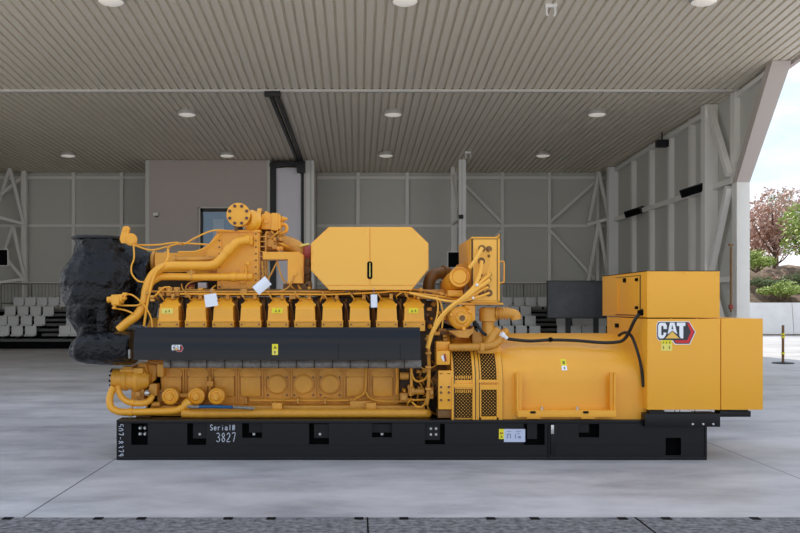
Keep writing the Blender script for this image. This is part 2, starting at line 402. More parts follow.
# sliding door leaves parked beside it
d1 = struct(MB().pbox(276, 168, 301, 305, YR + .1, YR + .22).build('door_1', 'doorpanel'))
b = MB(); b.pbox(270.2, 163, 276, 305, YR, YR + .25); b.build('door_frame', 'dark', d1)
b = MB(); b.pbox(301.3, 160.5, 304, 305, YR, YR + .25); b.build('door_frame', 'dark', d1)
b = MB(); b.pprism([(269, 163.5), (286, 161), (302, 160.8), (302, 166.5), (286, 165.5), (270, 168)], YR - .1, YR + .24); b.build('door_header', 'dark', d1)
b = MB(); b.box(X(270, YR), X(314, YR), YR + .26, YB - .01, 0, zrear(YB) - .1); struct(b.build('wall_door_pocket', 'room'))
pl = struct(MB().pbox(304, 160.3, 314, 310, YR - .02, YR + 1.2).build('pillar', 'post'))
b = MB(); b.pbox(304.2, 160.6, 306, 310, YR - .05, YR - .021); b.build('pillar_edge', 'flash', pl)
b = MB(); b.pbox(310, 160.6, 311.4, 310, YR - .05, YR - .021); b.build('pillar_edge', 'wall', pl)
# black track for the sliding door, along the ceiling
t = empty('door_track', (X(285, 30), 30, zrear(30)))
tag(t, 'black sliding door track running along the ribbed ceiling', 'track')
xa, xb = X(272.5, YM), X(300, YR)
for dx, nm in ((-.09, 'rail'), (.09, 'rail')):
    b = MB(); b.bar((xa + dx, YM + .05, zrear(YM) - .05), (xb + dx, YR - .12, zrear(YR) - .06), .1, .1); b.build(nm, 'dark', t)
b = MB(); b.box(xa - .22, xa + .22, YM - .1, YM + .12, 7.47, 7.6, .02); b.build('end_bracket', 'dark', t)
b = MB(); b.box(xb - .1, xb + .22, YR - .4, YR - .11, zrear(YR) - .55, zrear(YR) - .1, .02); b.build('carriage', 'dark', t)

# pair of slim columns standing in front of the back wall
yc = 35.0
c1 = struct(MB().box(X(459, yc), X(466, yc), yc, yc + .3, 0, zrear(yc)).build('column', 'postlight'))
b = MB(); b.box(X(462, yc) - .012, X(462, yc) + .012, yc - .012, yc, 3.6, zrear(yc)); b.build('column_seam', 'wall', c1)
b = MB(); b.box(X(451, 36.6), X(455, 36.6), 36.6, 36.8, 0, zrear(36.6)); b.build('rear_column', 'post', c1)
for (p, q) in (((453, 176, 36.5), (460.5, 216, 35.1)), ((453, 224, 36.5), (460.5, 218, 35.1))):
    b = MB(); b.bar(V(*p), V(*q), .1, .1); b.build('strut', 'post', c1)
b = MB(); b.box(X(458.5, yc), X(463, yc), yc - .15, yc, Z(219, yc), Z(215, yc), .02); b.build('clamp', 'dark', c1)

# ceiling lights
def light(px, py, Y, zf, lab):
    x = X(px, Y); zc = zf(Y); r = .29
    o = empty('ceiling_light', (x, Y, zc)); tag(o, lab, 'ceiling light', 'round ceiling lights')
    b = MB(); b.lathe((x, Y, zc + .04), (x, Y, zc - .13), [(0, r * .8), (.6, r), (.85, r), (1, r * .93)], 32); b.build('housing', 'lampbody', o)
    b = MB(); b.lathe((x, Y, zc - .131), (x, Y, zc - .19), [(0, r * .9), (.55, r * .72), (1, r * .3)], 32); b.build('lens', 'lens', o)
for px, lab in ((111, 'round ceiling light cut by the top of the picture, nearest the left'), (405, 'round ceiling light cut by the picture top above the octagonal enclosure'), (704, 'round ceiling light on the front canopy near the leaning right column')):
    light(px, 2, 18.75, zfront, lab)
for px, lab in ((187, 'round ceiling light to the left of the black door track'), (393, 'round ceiling light in the middle, right of the black door track'), (597, 'round ceiling light closest to the right side wall in the middle row')):
    light(px, 111, 27.2, zrear, lab)
for px, lab in ((68, 'small round ceiling light far back at the left wall'), (227, 'small round ceiling light just in front of the taupe plant room'), (386, 'small round ceiling light far back beyond the octagonal enclosure'), (543, 'small round ceiling light far back above the braced wall bays')):
    light(px, 154.5, 33.6, zrear, lab)
# little twin hooks hanging from the ceiling
for px, Y, zf, lab in ((468, 33.5, zrear, 'small twin hook hanging from the ceiling beside the slim columns'), (551, 19.2, zfront, 'small twin hook hanging from the front canopy at the picture top')):
    x = X(px, Y); z = zf(Y); o = empty('ceiling_hook', (x, Y, z)); tag(o, lab, 'hook')
    b = MB(); b.box(x - .12, x + .12, Y - .04, Y + .04, z - .06, z + .01); b.build('mounting_plate', 'postlight', o)
    for s in (-1, 1):
        b = MB(); b.tube([(x + s * .09, Y, z - .05), (x + s * .09, Y, z - .2), (x + s * .05, Y, z - .24)], .02, 8); b.build('hook', 'postlight', o)

# speakers and screens on the walls
def speaker(px, py, Y, L, H, D, rot, lab):
    c = V(px, py, Y); o = empty('wall_speaker', c); o.rotation_euler = rot
    tag(o, lab, 'speaker')
    b = MB(); b.box(-L / 2, L / 2, -D / 2, D / 2, -H / 2, H / 2, .03); b.build('cabinet', 'rubber', o, origin=(0, 0, 0))
    b = MB(); b.box(-L / 2 + .04, L / 2 - .04, -D / 2 - .012, -D / 2 + .01, -H / 2 + .03, H / 2 - .03); b.build('grille', 'recess', o, origin=(0, 0, 0))
    b = MB(); b.box(L * .0, L * .1, D / 2 - .02, D / 2 + .12, -.04, .04); b.build('bracket', 'dark', o, origin=(0, 0, 0))
speaker(694, 190, 26.9, .78, .26, .3, (.25, -.2, -.85), 'black speaker on the right wall girt nearest the front column')
speaker(634.5, 212, 33.2, .7, .26, .3, (.25, -.2, -.85), 'black speaker on the right wall girt near the back corner')
c = V(662, 143, 30.2)
o = empty('ceiling_camera', c); tag(o, 'small black camera hanging under the ceiling by the right wall', 'camera')
b = MB(); b.box(c.x - .2, c.x + .2, c.y - .15, c.y + .15, c.z - .15, c.z + .1, .05); b.build('camera_body', 'rubber', o)
b = MB(); b.tube([(c.x, c.y, c.z + .05), (c.x, c.y, zrear(c.y))], .025, 8); b.build('hanger', 'dark', o)
c = V(156, 214, YR - .12)
o = empty('security_camera', c); tag(o, 'small pale camera on the taupe plant room wall', 'camera')
b = MB(); b.box(c.x - .1, c.x + .1, YR - .22, YR - .06, c.z - .07, c.z + .05, .02); b.build('camera_body', 'post', o)
b = MB(); b.box(c.x - .05, c.x + .05, YR - .07, YR - .001, c.z - .11, c.z - .02); b.build('camera_mount', 'dark', o)
def monitor(px0, py0, px1, py1, Y, lab, ys):
    c = V((px0 + px1) / 2, (py0 + py1) / 2, Y); o = empty('monitor', c); tag(o, lab, 'monitor')
    b = MB(); b.pbox(px0, py0, px1, py1, Y, Y + .12, .01); b.build('bezel', 'post', o)
    b = MB(); b.pbox(px0 + .8, py0 + .8, px1 - .8, py1 - .8, Y - .012, Y + .02); b.build('screen', 'recess', o)
    b = MB(); b.box(c.x - .05, c.x + .05, Y + .11, ys, c.z - .05, c.z + .05); b.build('wall_arm', 'dark', o)
monitor(447.5, 251.5, 461.5, 268, 34.6, 'small dark monitor mounted on the slim columns behind the control panel', 34.999)
monitor(-9, 249, 8, 266, 33, 'dark monitor cut by the left picture edge in front of the left truss', 33.13)
o = bpy.data.objects['monitor.001']; c = o.location; b = MB(); b.box(XL + .001, c.x, 33.13, 33.2, c.z - .05, c.z + .05); b.build('wall_arm', 'dark', o)

# grandstands
GY, GT, GR = 33.6, .8, .37
def stand(px0, px1, lab, ax):
    xa, xb = X(px0, GY), X(px1, GY); o = empty('grandstand', ((xa + xb) / 2, GY, 0)); tag(o, lab, 'grandstand')
    for k in range(4):
        b = MB(); z = .36 + k * GR; y = GY + k * GT
        b.box(xa, xb, y, y + GT + .02, z - .09, z, .01); b.build('deck', 'deck', o)
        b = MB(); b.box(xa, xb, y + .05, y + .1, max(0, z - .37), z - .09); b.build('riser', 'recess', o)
    for k in range(1, 4):
        x = ax + k * -.12 if px0 < 200 else ax - k * .22
        z = .36 + (k - 1) * GR
        b = MB(); b.box(x - .5, x + .5, GY + k * GT - .38, GY + k * GT, z + .1, z + .2, .01); b.build('aisle_step', 'deck', o)
    zt = .36 + 3 * GR; yt_ = GY + 4 * GT - .05
    def rail(z): 
        b = MB(); b.tube([(xa + .1, yt_, z), (xb - .1, yt_, z)], .025, 8); b.build('rail', 'rail', o)
    rail(zt + 1.05); rail(zt + .25)
    x = xa + .1; n = 0
    while x < xb - .05:
        if n % 9 == 0:
            b = MB(); b.tube([(x, yt_, zt - .02), (x, yt_, zt + 1.06)], .028, 8); b.build('rail_post', 'rail', o)
        elif n < 90:
            b = MB(); b.tube([(x, yt_, zt + .25), (x, yt_, zt + 1.05)], .009, 6); b.build('baluster', 'rail', o)
        x += .14; n += 1
    return o
stand(-35, 108, 'low grandstand of grey seats at the left behind the black wrapping', X(62, 34.5))
stand(436, 622, 'low grandstand of grey seats at the right behind the generator', X(558, 34.5))
def seat_proto():
    o = empty('stadium_seat', (0, 0, 0))
    b = MB(); b.box(-.215, .215, .1, .19, .13, .5, .05, seg=3); b.build('seat_back', 'seat', o, origin=(0, 0, 0))
    b = MB(); b.box(-.2, .2, -.06, .12, .1, .17, .04, seg=2); b.build('seat_pan', 'seat', o, origin=(0, 0, 0))
    b = MB(); b.box(-.04, .04, .08, .16, 0, .14); b.build('pedestal', 'dark', o, origin=(0, 0, 0))
    return o
seats = []
rows = ['front', 'second', 'third', 'top']
num = ['first', 'second', 'third', 'fourth', 'fifth', 'sixth', 'seventh']
def seat_row(side, k, pxs, where):
    for i, px in enumerate(pxs):
        o = seats[0] if (seats and i < 0) else (copy_tree(seats[0]) if seats else seat_proto())
        seats.append(o); y = GY + k * GT + .3
        o.location = (X(px, y + .1), y, .36 + k * GR)
        tag(o, f'grey stadium seat, {num[i]} {where} in the {rows[k]} row of the {side} grandstand', 'seat', f'seats of the {side} grandstand')
seat_row('left', 3, [65.3, 53.3, 41.7, 30, 18.5], 'from the black wrapping')
seat_row('left', 2, [48, 35.3, 22.5, 9.8], 'left of the aisle')
seat_row('left', 1, [39.3, 26, 12.9, 1], 'left of the aisle')
seat_row('left', 1, [71.5], 'right of the aisle')
seat_row('left', 0, [30.3, 16.8, 3.3], 'left of the aisle')
seat_row('left', 0, [64.5, 76], 'right of the aisle')
seat_row('right', 3, [543, 531, 519, 507, 495, 483], 'from the dark screen')
seat_row('right', 2, [526, 514, 502, 490, 478], 'left of the aisle')
seat_row('right', 1, [530.5, 517.5, 505, 492.5, 480, 467.5], 'left of the aisle')
seat_row('right', 1, [562, 578, 589, 602], 'right of the aisle')
seat_row('right', 0, [535, 521.5, 508.5, 496, 483.5], 'left of the aisle')
seat_row('right', 0, [563, 576, 588, 600.5], 'right of the aisle')
# big dark screen on a stand before the right grandstand
YT = 32.6
c = V(577, 299, YT); o = empty('display_screen', (c.x, YT, 0)); tag(o, 'large dark display screen on a stand before the right grandstand', 'screen')
b = MB(); b.pbox(547, 280.5, 607, 318.5, YT, YT + .1, .02); b.build('bezel', 'dark', o)
b = MB(); b.pbox(548, 281.5, 606, 317.5, YT - .012, YT + .01); b.build('screen_glass', 'tv', o)
for px in (569, 597):
    b = MB(); b.box(X(px, YT) - .09, X(px, YT) + .09, YT + .1, YT + .2, .04, 1.8); b.build('stand_post', 'dark', o)
    b = MB(); b.box(X(px, YT) - .1, X(px, YT) + .1, YT - .4, YT + .6, 0, .06); b.build('stand_foot', 'dark', o)

# ------------------------------------------------------------------ outdoors, right of the hall
YW = 49.0
br = empty('barrier_wall', (30, YW, 0)); tag(br, 'long pale concrete barrier wall below the brown bank', 'wall')
for i in range(8):
    xa = 17 + i * 3.4
    b = MB(); b.prismx([(YW - .3, 0), (YW + .5, 0), (YW + .35, 1.78), (YW - .05, 1.78)], xa, xa + 3.37); b.build('barrier_block', 'barrier', br)
b = MB(); b.box(17, 44, YW - .55, YW - .3, 0, .06); b.build('base_strip', 'bank', br)
# bank
b = MB(); n1, n2 = 46, 16; G = []
for j in range(n2):
    row = []
    for i in range(n1):
        x = 12 + i * 1.3; t = j / (n2 - 1); y = YW + .6 + t * 14
        z = 1.2 + 2.6 * min(1, t * 2.2) + .5 * t + .45 * noise.noise((x * .35, y * .4, 1)) + .2 * noise.noise((x * 1.3, y * 1.2, 4))
        row.append(b.bm.verts.new((x, y, z if j else 0)))
    G.append(row)
for j in range(n2 - 1):
    for i in range(n1 - 1): b.bm.faces.new((G[j][i], G[j][i + 1], G[j + 1][i + 1], G[j + 1][i]))
struct(b.build('hill', 'bank', ang=80))
def leaves(b, c, rad, n, size, shell=.55):
    for _ in range(n):
        d = Vector((random.gauss(0, 1), random.gauss(0, 1), random.gauss(0, 1))).normalized() * (shell + (1 - shell) * random.random())
        p = Vector(c) + Vector((d.x * rad[0], d.y * rad[1], d.z * rad[2])) 
        p += Vector(noise.noise_vector(p * 1.1)) * .35 * min(rad)
        u = Vector((random.gauss(0, 1), random.gauss(0, 1), random.gauss(0, 1))).normalized(); w = u.orthogonal().normalized()
        s_ = size * random.uniform(.6, 1.3)
        b.bm.faces.new([b.bm.verts.new(p + u * s_ * a + w * s_ * .55 * e) for a, e in ((-1, 0), (0, -1), (1, 0), (0, 1))])
def tree(px, pyb, Y, H, W, lm, lab, n, size, kind='tree', density=1.):
    base = V(px, pyb, Y); o = empty(kind, base); tag(o, lab, 'tree' if kind != 'shrub' else 'shrub')
    bt = MB()
    if kind != 'shrub':
        bt.tube([base - Vector((0, 0, .5)), base + Vector((.1, 0, H * .3)), base + Vector((-.05, 0, H * .85))], (.16, .04), 8)
    k = 9 if kind != 'shrub' else 4
    bl = MB()
    for i in range(k):
        a = i * 2.4; h = H * (.3 + .6 * i / k) if kind != 'shrub' else H * .4
        tip = base + Vector((math.cos(a) * W * .42, math.sin(a) * W * .42, h + H * .15))
        bt.tube([base + Vector((0, 0, h * .55)), base + Vector((math.cos(a) * W * .2, math.sin(a) * W * .2, h * .85)), tip], (.07, .015), 6)
        leaves(bl, tip, (W * .27, W * .27, H * .17), int(n / k), size)
    leaves(bl, base + Vector((0, 0, H * .62)), (W * .42, W * .42, H * .36), n // 2, size, .2)
    bl.build('crown', lm, o, ang=10); bt.build('trunk', 'bark', o)
tree(773, 280, 57, 5.3, 3.6, 'leafred', 'russet brown tree standing on the bank right of the column', 2600, .12, 'russet_tree')
tree(755, 279, 63, 4.4, 2.8, 'leafred', 'smaller russet tree half hidden behind the leaning column', 1000, .13, 'russet_tree')
tree(815, 281, 52.6, 4.7, 3.0, 'leafgreen', 'green tree on the bank cut by the right picture edge', 1800, .15, 'green_tree')
tree(776, 279, 70, 6.2, 2.2, 'leafdark', 'tall olive tree rising behind the russet tree', 1000, .15, 'olive_tree')
tree(756, 279, 53.4, 1.9, 1.8, 'leafgreen', 'green bush on the bank beside the right column', 1500, .09, 'shrub')
tree(782, 305, 50.6, 1.5, 2.0, 'leafgreen', 'low green bush growing just above the barrier wall', 1800, .08, 'shrub')
tree(838, 283, 58, 4.5, 3.4, 'leafdark', 'olive tree beyond the right picture edge on the bank', 900, .17, 'olive_tree')
tree(763, 292, 52.5, 1.0, 1.7, 'leafdark', 'dull olive scrub low on the bank next to the column', 900, .08, 'shrub')
tree(798, 290, 53, 1.1, 1.9, 'leafdark', 'dull olive scrub on the bank at the right picture edge', 900, .08, 'shrub')
tree(771, 287, 54.5, .8, 1.8, 'leafred', 'dry brown scrub on the bank under the russet tree', 900, .07, 'shrub')
# marker post
p = V(783, 363.5, 25.2); p.z = 0
o = empty('marker_post', p); tag(o, 'thin dark marker post with yellow bands on the sunlit concrete', 'post')
b = MB(); b.cone((p.x, p.y, .02), (p.x, p.y, 1.08), .036, .036, 12); b.build('pole', 'brown', o)
b = MB(); b.lathe((p.x, p.y, 0), (p.x, p.y, .05), [(0, .3), (.6, .28), (1, .08)], 24); b.build('base_plate', 'dark', o)
for z in (.26, .72, .8):
    b = MB(); b.cone((p.x, p.y, z), (p.x, p.y, z + .05), .05, .05, 12); b.build('yellow_band', 'sticker', o)
# ------------------------------------------------------------------ the generator set
gs = empty('generator_set', (X(412, 9.5), 10.4, 0))
tag(gs, 'large yellow diesel generator set standing on a black steel skid', 'generator')
def part(name, m, f, parent=gs, label=None, ang=35):
    b = MB(); f(b); return b.build(name, m, parent, label=label, ang=ang)

# --- skid
SY = 9.5; ST = .425
x0, x1 = X(116.5, SY), X(707, SY); xj = X(551, SY)
pockets = [(131, 423, 147.5, 445), (187, 423, 206, 445), (242, 423, 262, 438), (309, 423.5, 329, 444.5), (372, 423.5, 392, 437.5), (425, 424, 445, 444.5), (524, 424, 545, 445), (579, 424, 599.5, 437.5), (666, 438, 681.5, 455.5)]
def skid_web(b):
    # web of the front beam, pierced by the pockets
    zt, zb = ST - .03, .03; last = x0
    for (a, c, d, e) in pockets:
        xa, xb = X(a, SY), X(d, SY); za, zz = Z(e, SY), Z(c, SY)
        b.box(last, xa, SY + .012, SY + .03, zb, zt)
        b.box(xa, xb, SY + .012, SY + .03, zb, za)
        if zz < zt: b.box(xa, xb, SY + .012, SY + .03, zz, zt)
        last = xb
    b.box(last, x1, SY + .012, SY + .03, zb, zt)
    b.box(x0, x1, SY, SY + .25, ST - .035, ST, .006)       # top flange
    b.box(x0, x1, SY, SY + .25, 0, .032, .006)
    b.box(x0, X(666, SY), SY + .006, SY + .02, Z(446, SY), Z(445, SY)); b.box(X(681.5, SY), x1, SY + .006, SY + .02, Z(446, SY), Z(445, SY))
    b.box(x0, x0 + .02, SY + .001, SY + .25, 0, ST)
    b.box(x1 - .02, x1, SY + .001, SY + .25, 0, ST)
skid = part('skid_beam', 'black', skid_web, label='black front skid beam')
def skid_back(b):
    b.box(x0 + .03, x1 - .03, SY + .13, SY + .15, .03, ST - .04)
part('skid_inner_web', 'recess', skid_back)
part('skid_beam', 'black', lambda b: (b.box(x0, x1, 11.05, 11.3, 0, .032), b.box(x0, x1, 11.05, 11.3, ST - .035, ST), b.box(x0, x1, 11.27, 11.29, .03, ST - .03)), label='black rear skid beam')
for xx in (x0 + .1, -1, .6, 2.2):
    part('skid_crossmember', 'black', lambda b: b.box(xx - .06, xx + .06, SY + .25, 11.06, .04, ST - .05))
for a, c in ((135, 428), ):
    pass
for px, py in ((140, 428), (145, 428), (140, 434), (145, 434), (200, 434), (254, 434), (320, 434), (382, 434), (430.8, 428.5), (436, 428.5), (430.8, 434.3), (436, 434.3)):
    p = V(px, py, SY + .1)
    part('skid_bolt', 'zinc', lambda b: b.lathe((p.x, SY + .13, p.z), (p.x, SY + .085, p.z), [(0, .02), (.5, .02), (1, .013)], 10), skid, label='pale zinc bolt head')
for a, c, d, e in ((193, 423, 206, 438.5), (249, 423, 262, 432.5), (314, 424, 329, 438), (372, 424, 392, 432.5), (527, 424, 537, 439), (579, 424, 589, 432.5), (425, 424, 440, 440)):
    part('gusset_plate', 'black', lambda b: b.pbox(a, c, d, e, SY + .09, SY + .128), skid)
part('joint_plate', 'black', lambda b: (b.box(xj - .03, xj - .015, SY - .012, SY + .012, .02, ST - .03), b.box(xj - .012, xj + .045, SY - .03, SY + .012, .06, ST - .04, .01)), skid)
part('lashing_clip', 'steel', lambda b: b.pbox(551, 425, 554, 434, SY - .04, SY - .028, .004), skid, label='bright clip on the joint plate')
part('rating_label', ['plate', 'ink'], lambda b: (b.pbox(504, 429, 525.2, 442, SY + .006, SY + .0125), setattr(b, 'mi', 1), [b.pbox(q[0], q[1], q[2], q[3], SY + .003, SY + .007) for q in ((507, 434, 508, 438.5), (508, 433.5, 510, 434.3), (510, 434, 511, 438.5), (515, 434, 516, 438.5), (517.5, 433, 519.5, 434), (518, 436, 521, 438.5), (507, 431, 511, 431.6), (516, 431, 521, 431.6))]), skid, label='pale blue rating label')
part('warning_sticker', ['sticker', 'sticker_ink', 'redpaint'], lambda b: (b.pbox(499, 429, 504, 439, SY + .005, SY + .0125), setattr(b, 'mi', 2), b.pbox(500, 432.5, 503, 433.8, SY + .003, SY + .006), setattr(b, 'mi', 1), b.pprism([(500.3, 437.5), (502.7, 437.5), (501.5, 435)], SY + .003, SY + .006)), skid, label='yellow warning sticker')
# hand written numbers in white paint pen
GL = {'S': [[(.85, .85), (.5, 1), (.15, .8), (.3, .55), (.75, .42), (.85, .18), (.5, 0), (.1, .15)]],
      'e': [[(.15, .3), (.85, .36), (.7, .6), (.35, .6), (.15, .3), (.4, .02), (.85, .1)]],
      'r': [[(.25, .6), (.25, 0)], [(.25, .4), (.5, .6), (.85, .55)]],
      'i': [[(.5, .6), (.5, 0)], [(.5, .8), (.5, .88)]],
      'a': [[(.8, .6), (.35, .58), (.15, .3), (.35, .02), (.7, .15), (.8, .6), (.85, 0)]],
      'l': [[(.5, 1), (.5, 0)]],
      '#': [[(.3, 1), (.2, 0)], [(.75, 1), (.65, 0)], [(0, .66), (1, .7)], [(0, .32), (1, .36)]],
      '3': [[(.1, .9), (.5, 1), (.85, .8), (.6, .55), (.4, .52)], [(.4, .52), (.8, .42), (.85, .15), (.45, 0), (.1, .12)]],
      '8': [[(.5, .52), (.2, .75), (.5, 1), (.8, .75), (.5, .52), (.15, .25), (.5, 0), (.85, .25), (.5, .52)]],
      '2': [[(.15, .8), (.5, 1), (.85, .75), (.55, .4), (.1, .02), (.9, .02)]],
      '7': [[(.1, .97), (.85, 1), (.45, 0)]],
      '5': [[(.85, 1), (.25, .98), (.2, .58), (.6, .6), (.85, .3), (.55, .02), (.12, .12)]],
      '0': [[(.5, 1), (.15, .7), (.2, .2), (.5, 0), (.82, .25), (.85, .7), (.5, 1)]],
      '9': [[(.8, .7), (.45, .5), (.15, .75), (.5, 1), (.8, .8), (.75, .3), (.5, 0)]],
      '-': [[(.2, .5), (.8, .5)]]}
def write(b, text, px, py, w, h, gap, vertical=False):     # px, py: left base of the first character
    for ch in text:
        for st in GL[ch]:
            P = []
            for (u, v) in st:
                q = (px + u * w, py - v * h) if not vertical else (px + v * h, py + u * w)
                P.append(V(q[0], q[1], SY + .01))
            b.tube(P, .0042, 6, 4)
        if vertical: py += w + gap
        else: px += w + gap
for txt, a, c, w, h, g, v in (('Serial#', 210, 430.2, 2.9, 5.4, .8, False), ('3827', 216, 441.8, 4.2, 8.8, 1.0, False), ('507-8379', 117.6, 424, 3.1, 5.6, 1.1, True)):
    part('paint_pen_writing', 'chalk', lambda b: write(b, txt, a, c, w, h, g, v), skid, label='white hand-written number')

# rear rail and feet under the terminal box
part('support_rail', 'black', lambda b: b.pbox(645, 413.5, 720.5, 427, 9.44, 9.6, .008))
for a, c, d, e in ((650, 404, 664.5, 414), (700, 409.5, 720.5, 414)):
    part('support_foot', 'black', lambda b: b.pbox(a, c + 6.4, d, e, 9.45, 9.7))
part('support_arm', 'black', lambda b: (b.pbox(720, 411, 751, 417, 9.45, 9.6, .006), b.pbox(730, 409.6, 748, 412, 9.45, 9.6)))
for px in (692.5, 703, 713):
    p = V(px, 424, 9.44); part('rail_bolt', 'zinc', lambda b: b.cone((p.x, 9.445, p.z), (p.x, 9.425, p.z), .012, .01, 10))

# --- engine block
BY = 10.0
xb0, xb1 = X(148, BY), X(399, BY)
blk = part('engine_block', 'block', lambda b: (b.prismx([(BY, ST), (BY, 1.02), (9.95, 1.06), (9.86, 1.2), (9.86, 1.36), (10.1, 1.5), (10.7, 1.5), (10.95, 1.36), (10.95, 1.2), (10.85, 1.05), (10.85, ST)], xb0, xb1),))
XPi = lambda i: -2.083 + .295 * i
def zB(py): return Z(py, BY)
part('rear_shade_backing', 'shade_brown', lambda b: b.box(X(399, BY) + .002, X(437, BY), BY + .02, 10.85, ST, 1.42, .02))  # dark backing box behind the pipes, shade painted into its colour
for i in range(9):
    xc = XPi(i)
    if i > 0:
        part('bay_seam', 'block', lambda b: (b.box(xc - .147 - .02, xc - .147 - .008, BY - .022, BY + .01, zB(403), zB(369)), b.box(xc - .147 + .008, xc - .147 + .02, BY - .022, BY + .01, zB(403), zB(369))), blk)
        for py in (377, 386, 395):
            for s in (-1.7, 1.7):
                part('block_bolt', 'bolt', lambda b: b.cone((xc - .147 + s * .025, BY + .005, zB(py)), (xc - .147 + s * .025, BY - .02, zB(py)), .01, .009, 8), blk)
    part('ribbed_gable', 'block', lambda b: (b.prism([(xc - .1, zB(373.4)), (xc + .1, zB(373.4)), (xc + .03, zB(368.5)), (xc - .03, zB(368.5))], BY - .012, BY + .01), b.bar((xc - .118, BY - .012, zB(374.6)), (xc + .118, BY - .012, zB(374.6)), .05, .014), b.bar((xc - .118, BY - .01, zB(374.4)), (xc - .035, BY - .01, zB(367.6)), .04, .012), b.bar((xc + .118, BY - .01, zB(374.4)), (xc + .035, BY - .01, zB(367.6)), .04, .012)), blk)
    if i in (4, 5, 6):
        part('round_cover', 'block', lambda b: b.lathe((xc, BY + .01, zB(384)), (xc, BY - .06, zB(384)), [(0, .116), (.45, .116), (.5, .104), (.85, .104), (.9, .088), (.93, .088), (.95, .096), (1, .092)], 36), blk)
        for k in range(12):
            a = k * math.pi / 6
            part('cover_bolt', 'block', lambda b: b.cone((xc + .092 * math.cos(a), BY - .05, zB(384) + .092 * math.sin(a)), (xc + .092 * math.cos(a), BY - .066, zB(384) + .092 * math.sin(a)), .007, .007, 8), blk)
    else:
        part('square_cover', 'block', lambda b: b.box(xc - .11, xc + .11, BY - .04, BY + .01, zB(396), zB(376.8), .008), blk)
# oil pan ledge and the long oil pipe along the skid
part('oil_pan', 'block', lambda b: (b.box(X(150, 9.85), X(425, 9.85), 9.84, 10.9, ST, Z(405.5, 9.85), .02), b.box(X(350, 9.84), X(372, 9.84), 9.83, 9.9, ST, Z(401, 9.84), .01)))
part('oil_pipe', 'block', lambda b: b.tube([V(182, 413.6, 9.7), V(300, 413.4, 9.7), V(415, 413.4, 9.7), V(426, 414, 9.78)], .048, 16, 4))
part('oil_gallery_pipe', 'block', lambda b: b.ptube([(250, 400.3, 9.9), (345, 400.3, 9.9), (356, 398, 9.9), (365, 391, 9.92), (366, 366, 9.95)], 1.2))
part('oil_gallery_pipe', 'block', lambda b: b.ptube([(366, 392, 9.92), (370, 398, 9.9), (380, 401, 9.9), (412, 401.5, 9.9)], 1.2))
for px in (277, 371):
    part('oil_pan_bracket', 'block', lambda b: b.pbox(px - 5, 403, px + 5, 413, 9.74, 9.86, .008))
for px in (246, 298, 325):
    part('pipe_clip', 'dusty', lambda b: b.pbox(px - 1, 398, px + 1, 404, 9.87, 9.99))
for (px, py) in ((171, 396), (197, 396), (217, 396)):
    p = V(px, py, 9.8)
    part('round_filter', 'yellow', lambda b: (b.lathe((p.x, BY + .02, p.z), (p.x, 9.72, p.z), [(0, .07), (.3, .07), (.32, .09), (.88, .09), (.9, .078), (.93, .078), (.935, .07), (.9, .06), (.91, .045), (.96, .04), (1, .036)], 32), b.cone((p.x, 9.74, p.z), (p.x, 9.71, p.z), .022, .02, 12)))
part('filter_link_pipe', 'dusty', lambda b: b.ptube([(178, 395.5, 9.85), (191, 395.5, 9.85)], 2.6, 12, smooth=False))
part('drain_valve', 'dusty', lambda b: (b.ptube([(210, 377, 9.93), (210, 390, 9.93)], 1.6, 8, smooth=False), b.pbox(206.5, 381, 213, 386.5, 9.9, 9.97, .006)))
part('blue_hose', 'blue', lambda b: b.ptube([(199, 406.8, 9.62), (212, 406.6, 9.62), (233, 407.2, 9.62)], 1.7, 12), label='blue sleeved hose')
part('hose_end', 'foil', lambda b: b.ptube([(188, 406.5, 9.64), (193, 406.9, 9.62), (199, 406.8, 9.62)], 1.5, 12), label='grey braided hose end')
part('hose_end', 'foil', lambda b: b.ptube([(234, 407.2, 9.62), (246, 407.8, 9.62), (254, 408.5, 9.64)], 1.5, 12), label='grey braided hose end')

# grey lagged pipe under the shield
part('lagged_pipe', 'foil', lambda b: b.tube([V(164, 363.5, 9.62), V(300, 363.8, 9.62), V(421, 364, 9.62)], .047, 14, 8), label='grey lagged pipe under the black shield')
for k, px in enumerate(range(170, 420, 18)):
    part('pipe_strap', 'shade_brown', lambda b: b.pbox(px, 359, px + .9, 368.6, 9.558, 9.575))
# --- black heat shield along the engine
sh = part('heat_shield', 'shield', lambda b: (b.prismx([(9.35, Z(360, 9.35)), (9.35, Z(342.4, 9.35)), (9.43, Z(327.3, 9.43)), (9.6, Z(327.3, 9.43) - .02), (9.6, Z(327.3, 9.43) - .05), (9.45, Z(335, 9.45)), (9.45, Z(360, 9.35))], X(133.5, 9.35), X(420.5, 9.35)),), label='long black heat shield with folded top')
for px in (338, 400):
    part('shield_seam', 'recess', lambda b: b.pbox(px, 343.2, px + .35, 359.5, 9.3485, 9.352), sh)
for px in (236, 286, 390):
    part('shield_rivet', 'shield', lambda b: b.cone((X(px, 9.35), 9.351, Z(344.5, 9.35)), (X(px, 9.35), 9.343, Z(344.5, 9.35)), .008, .006, 8), sh)
part('warning_sticker', ['sticker', 'sticker_ink', 'sticker_pale'], lambda b: (b.pbox(272, 344, 278, 355, 9.346, 9.351), setattr(b, 'mi', 1), b.pprism([(273.2, 348.5), (276.8, 348.5), (275, 345.5)], 9.343, 9.347), setattr(b, 'mi', 2), b.pbox(272.6, 350, 277.4, 354.4, 9.343, 9.347), setattr(b, 'mi', 1), b.pbox(274, 351, 275.6, 353.4, 9.341, 9.344)), sh, label='yellow warning sticker')

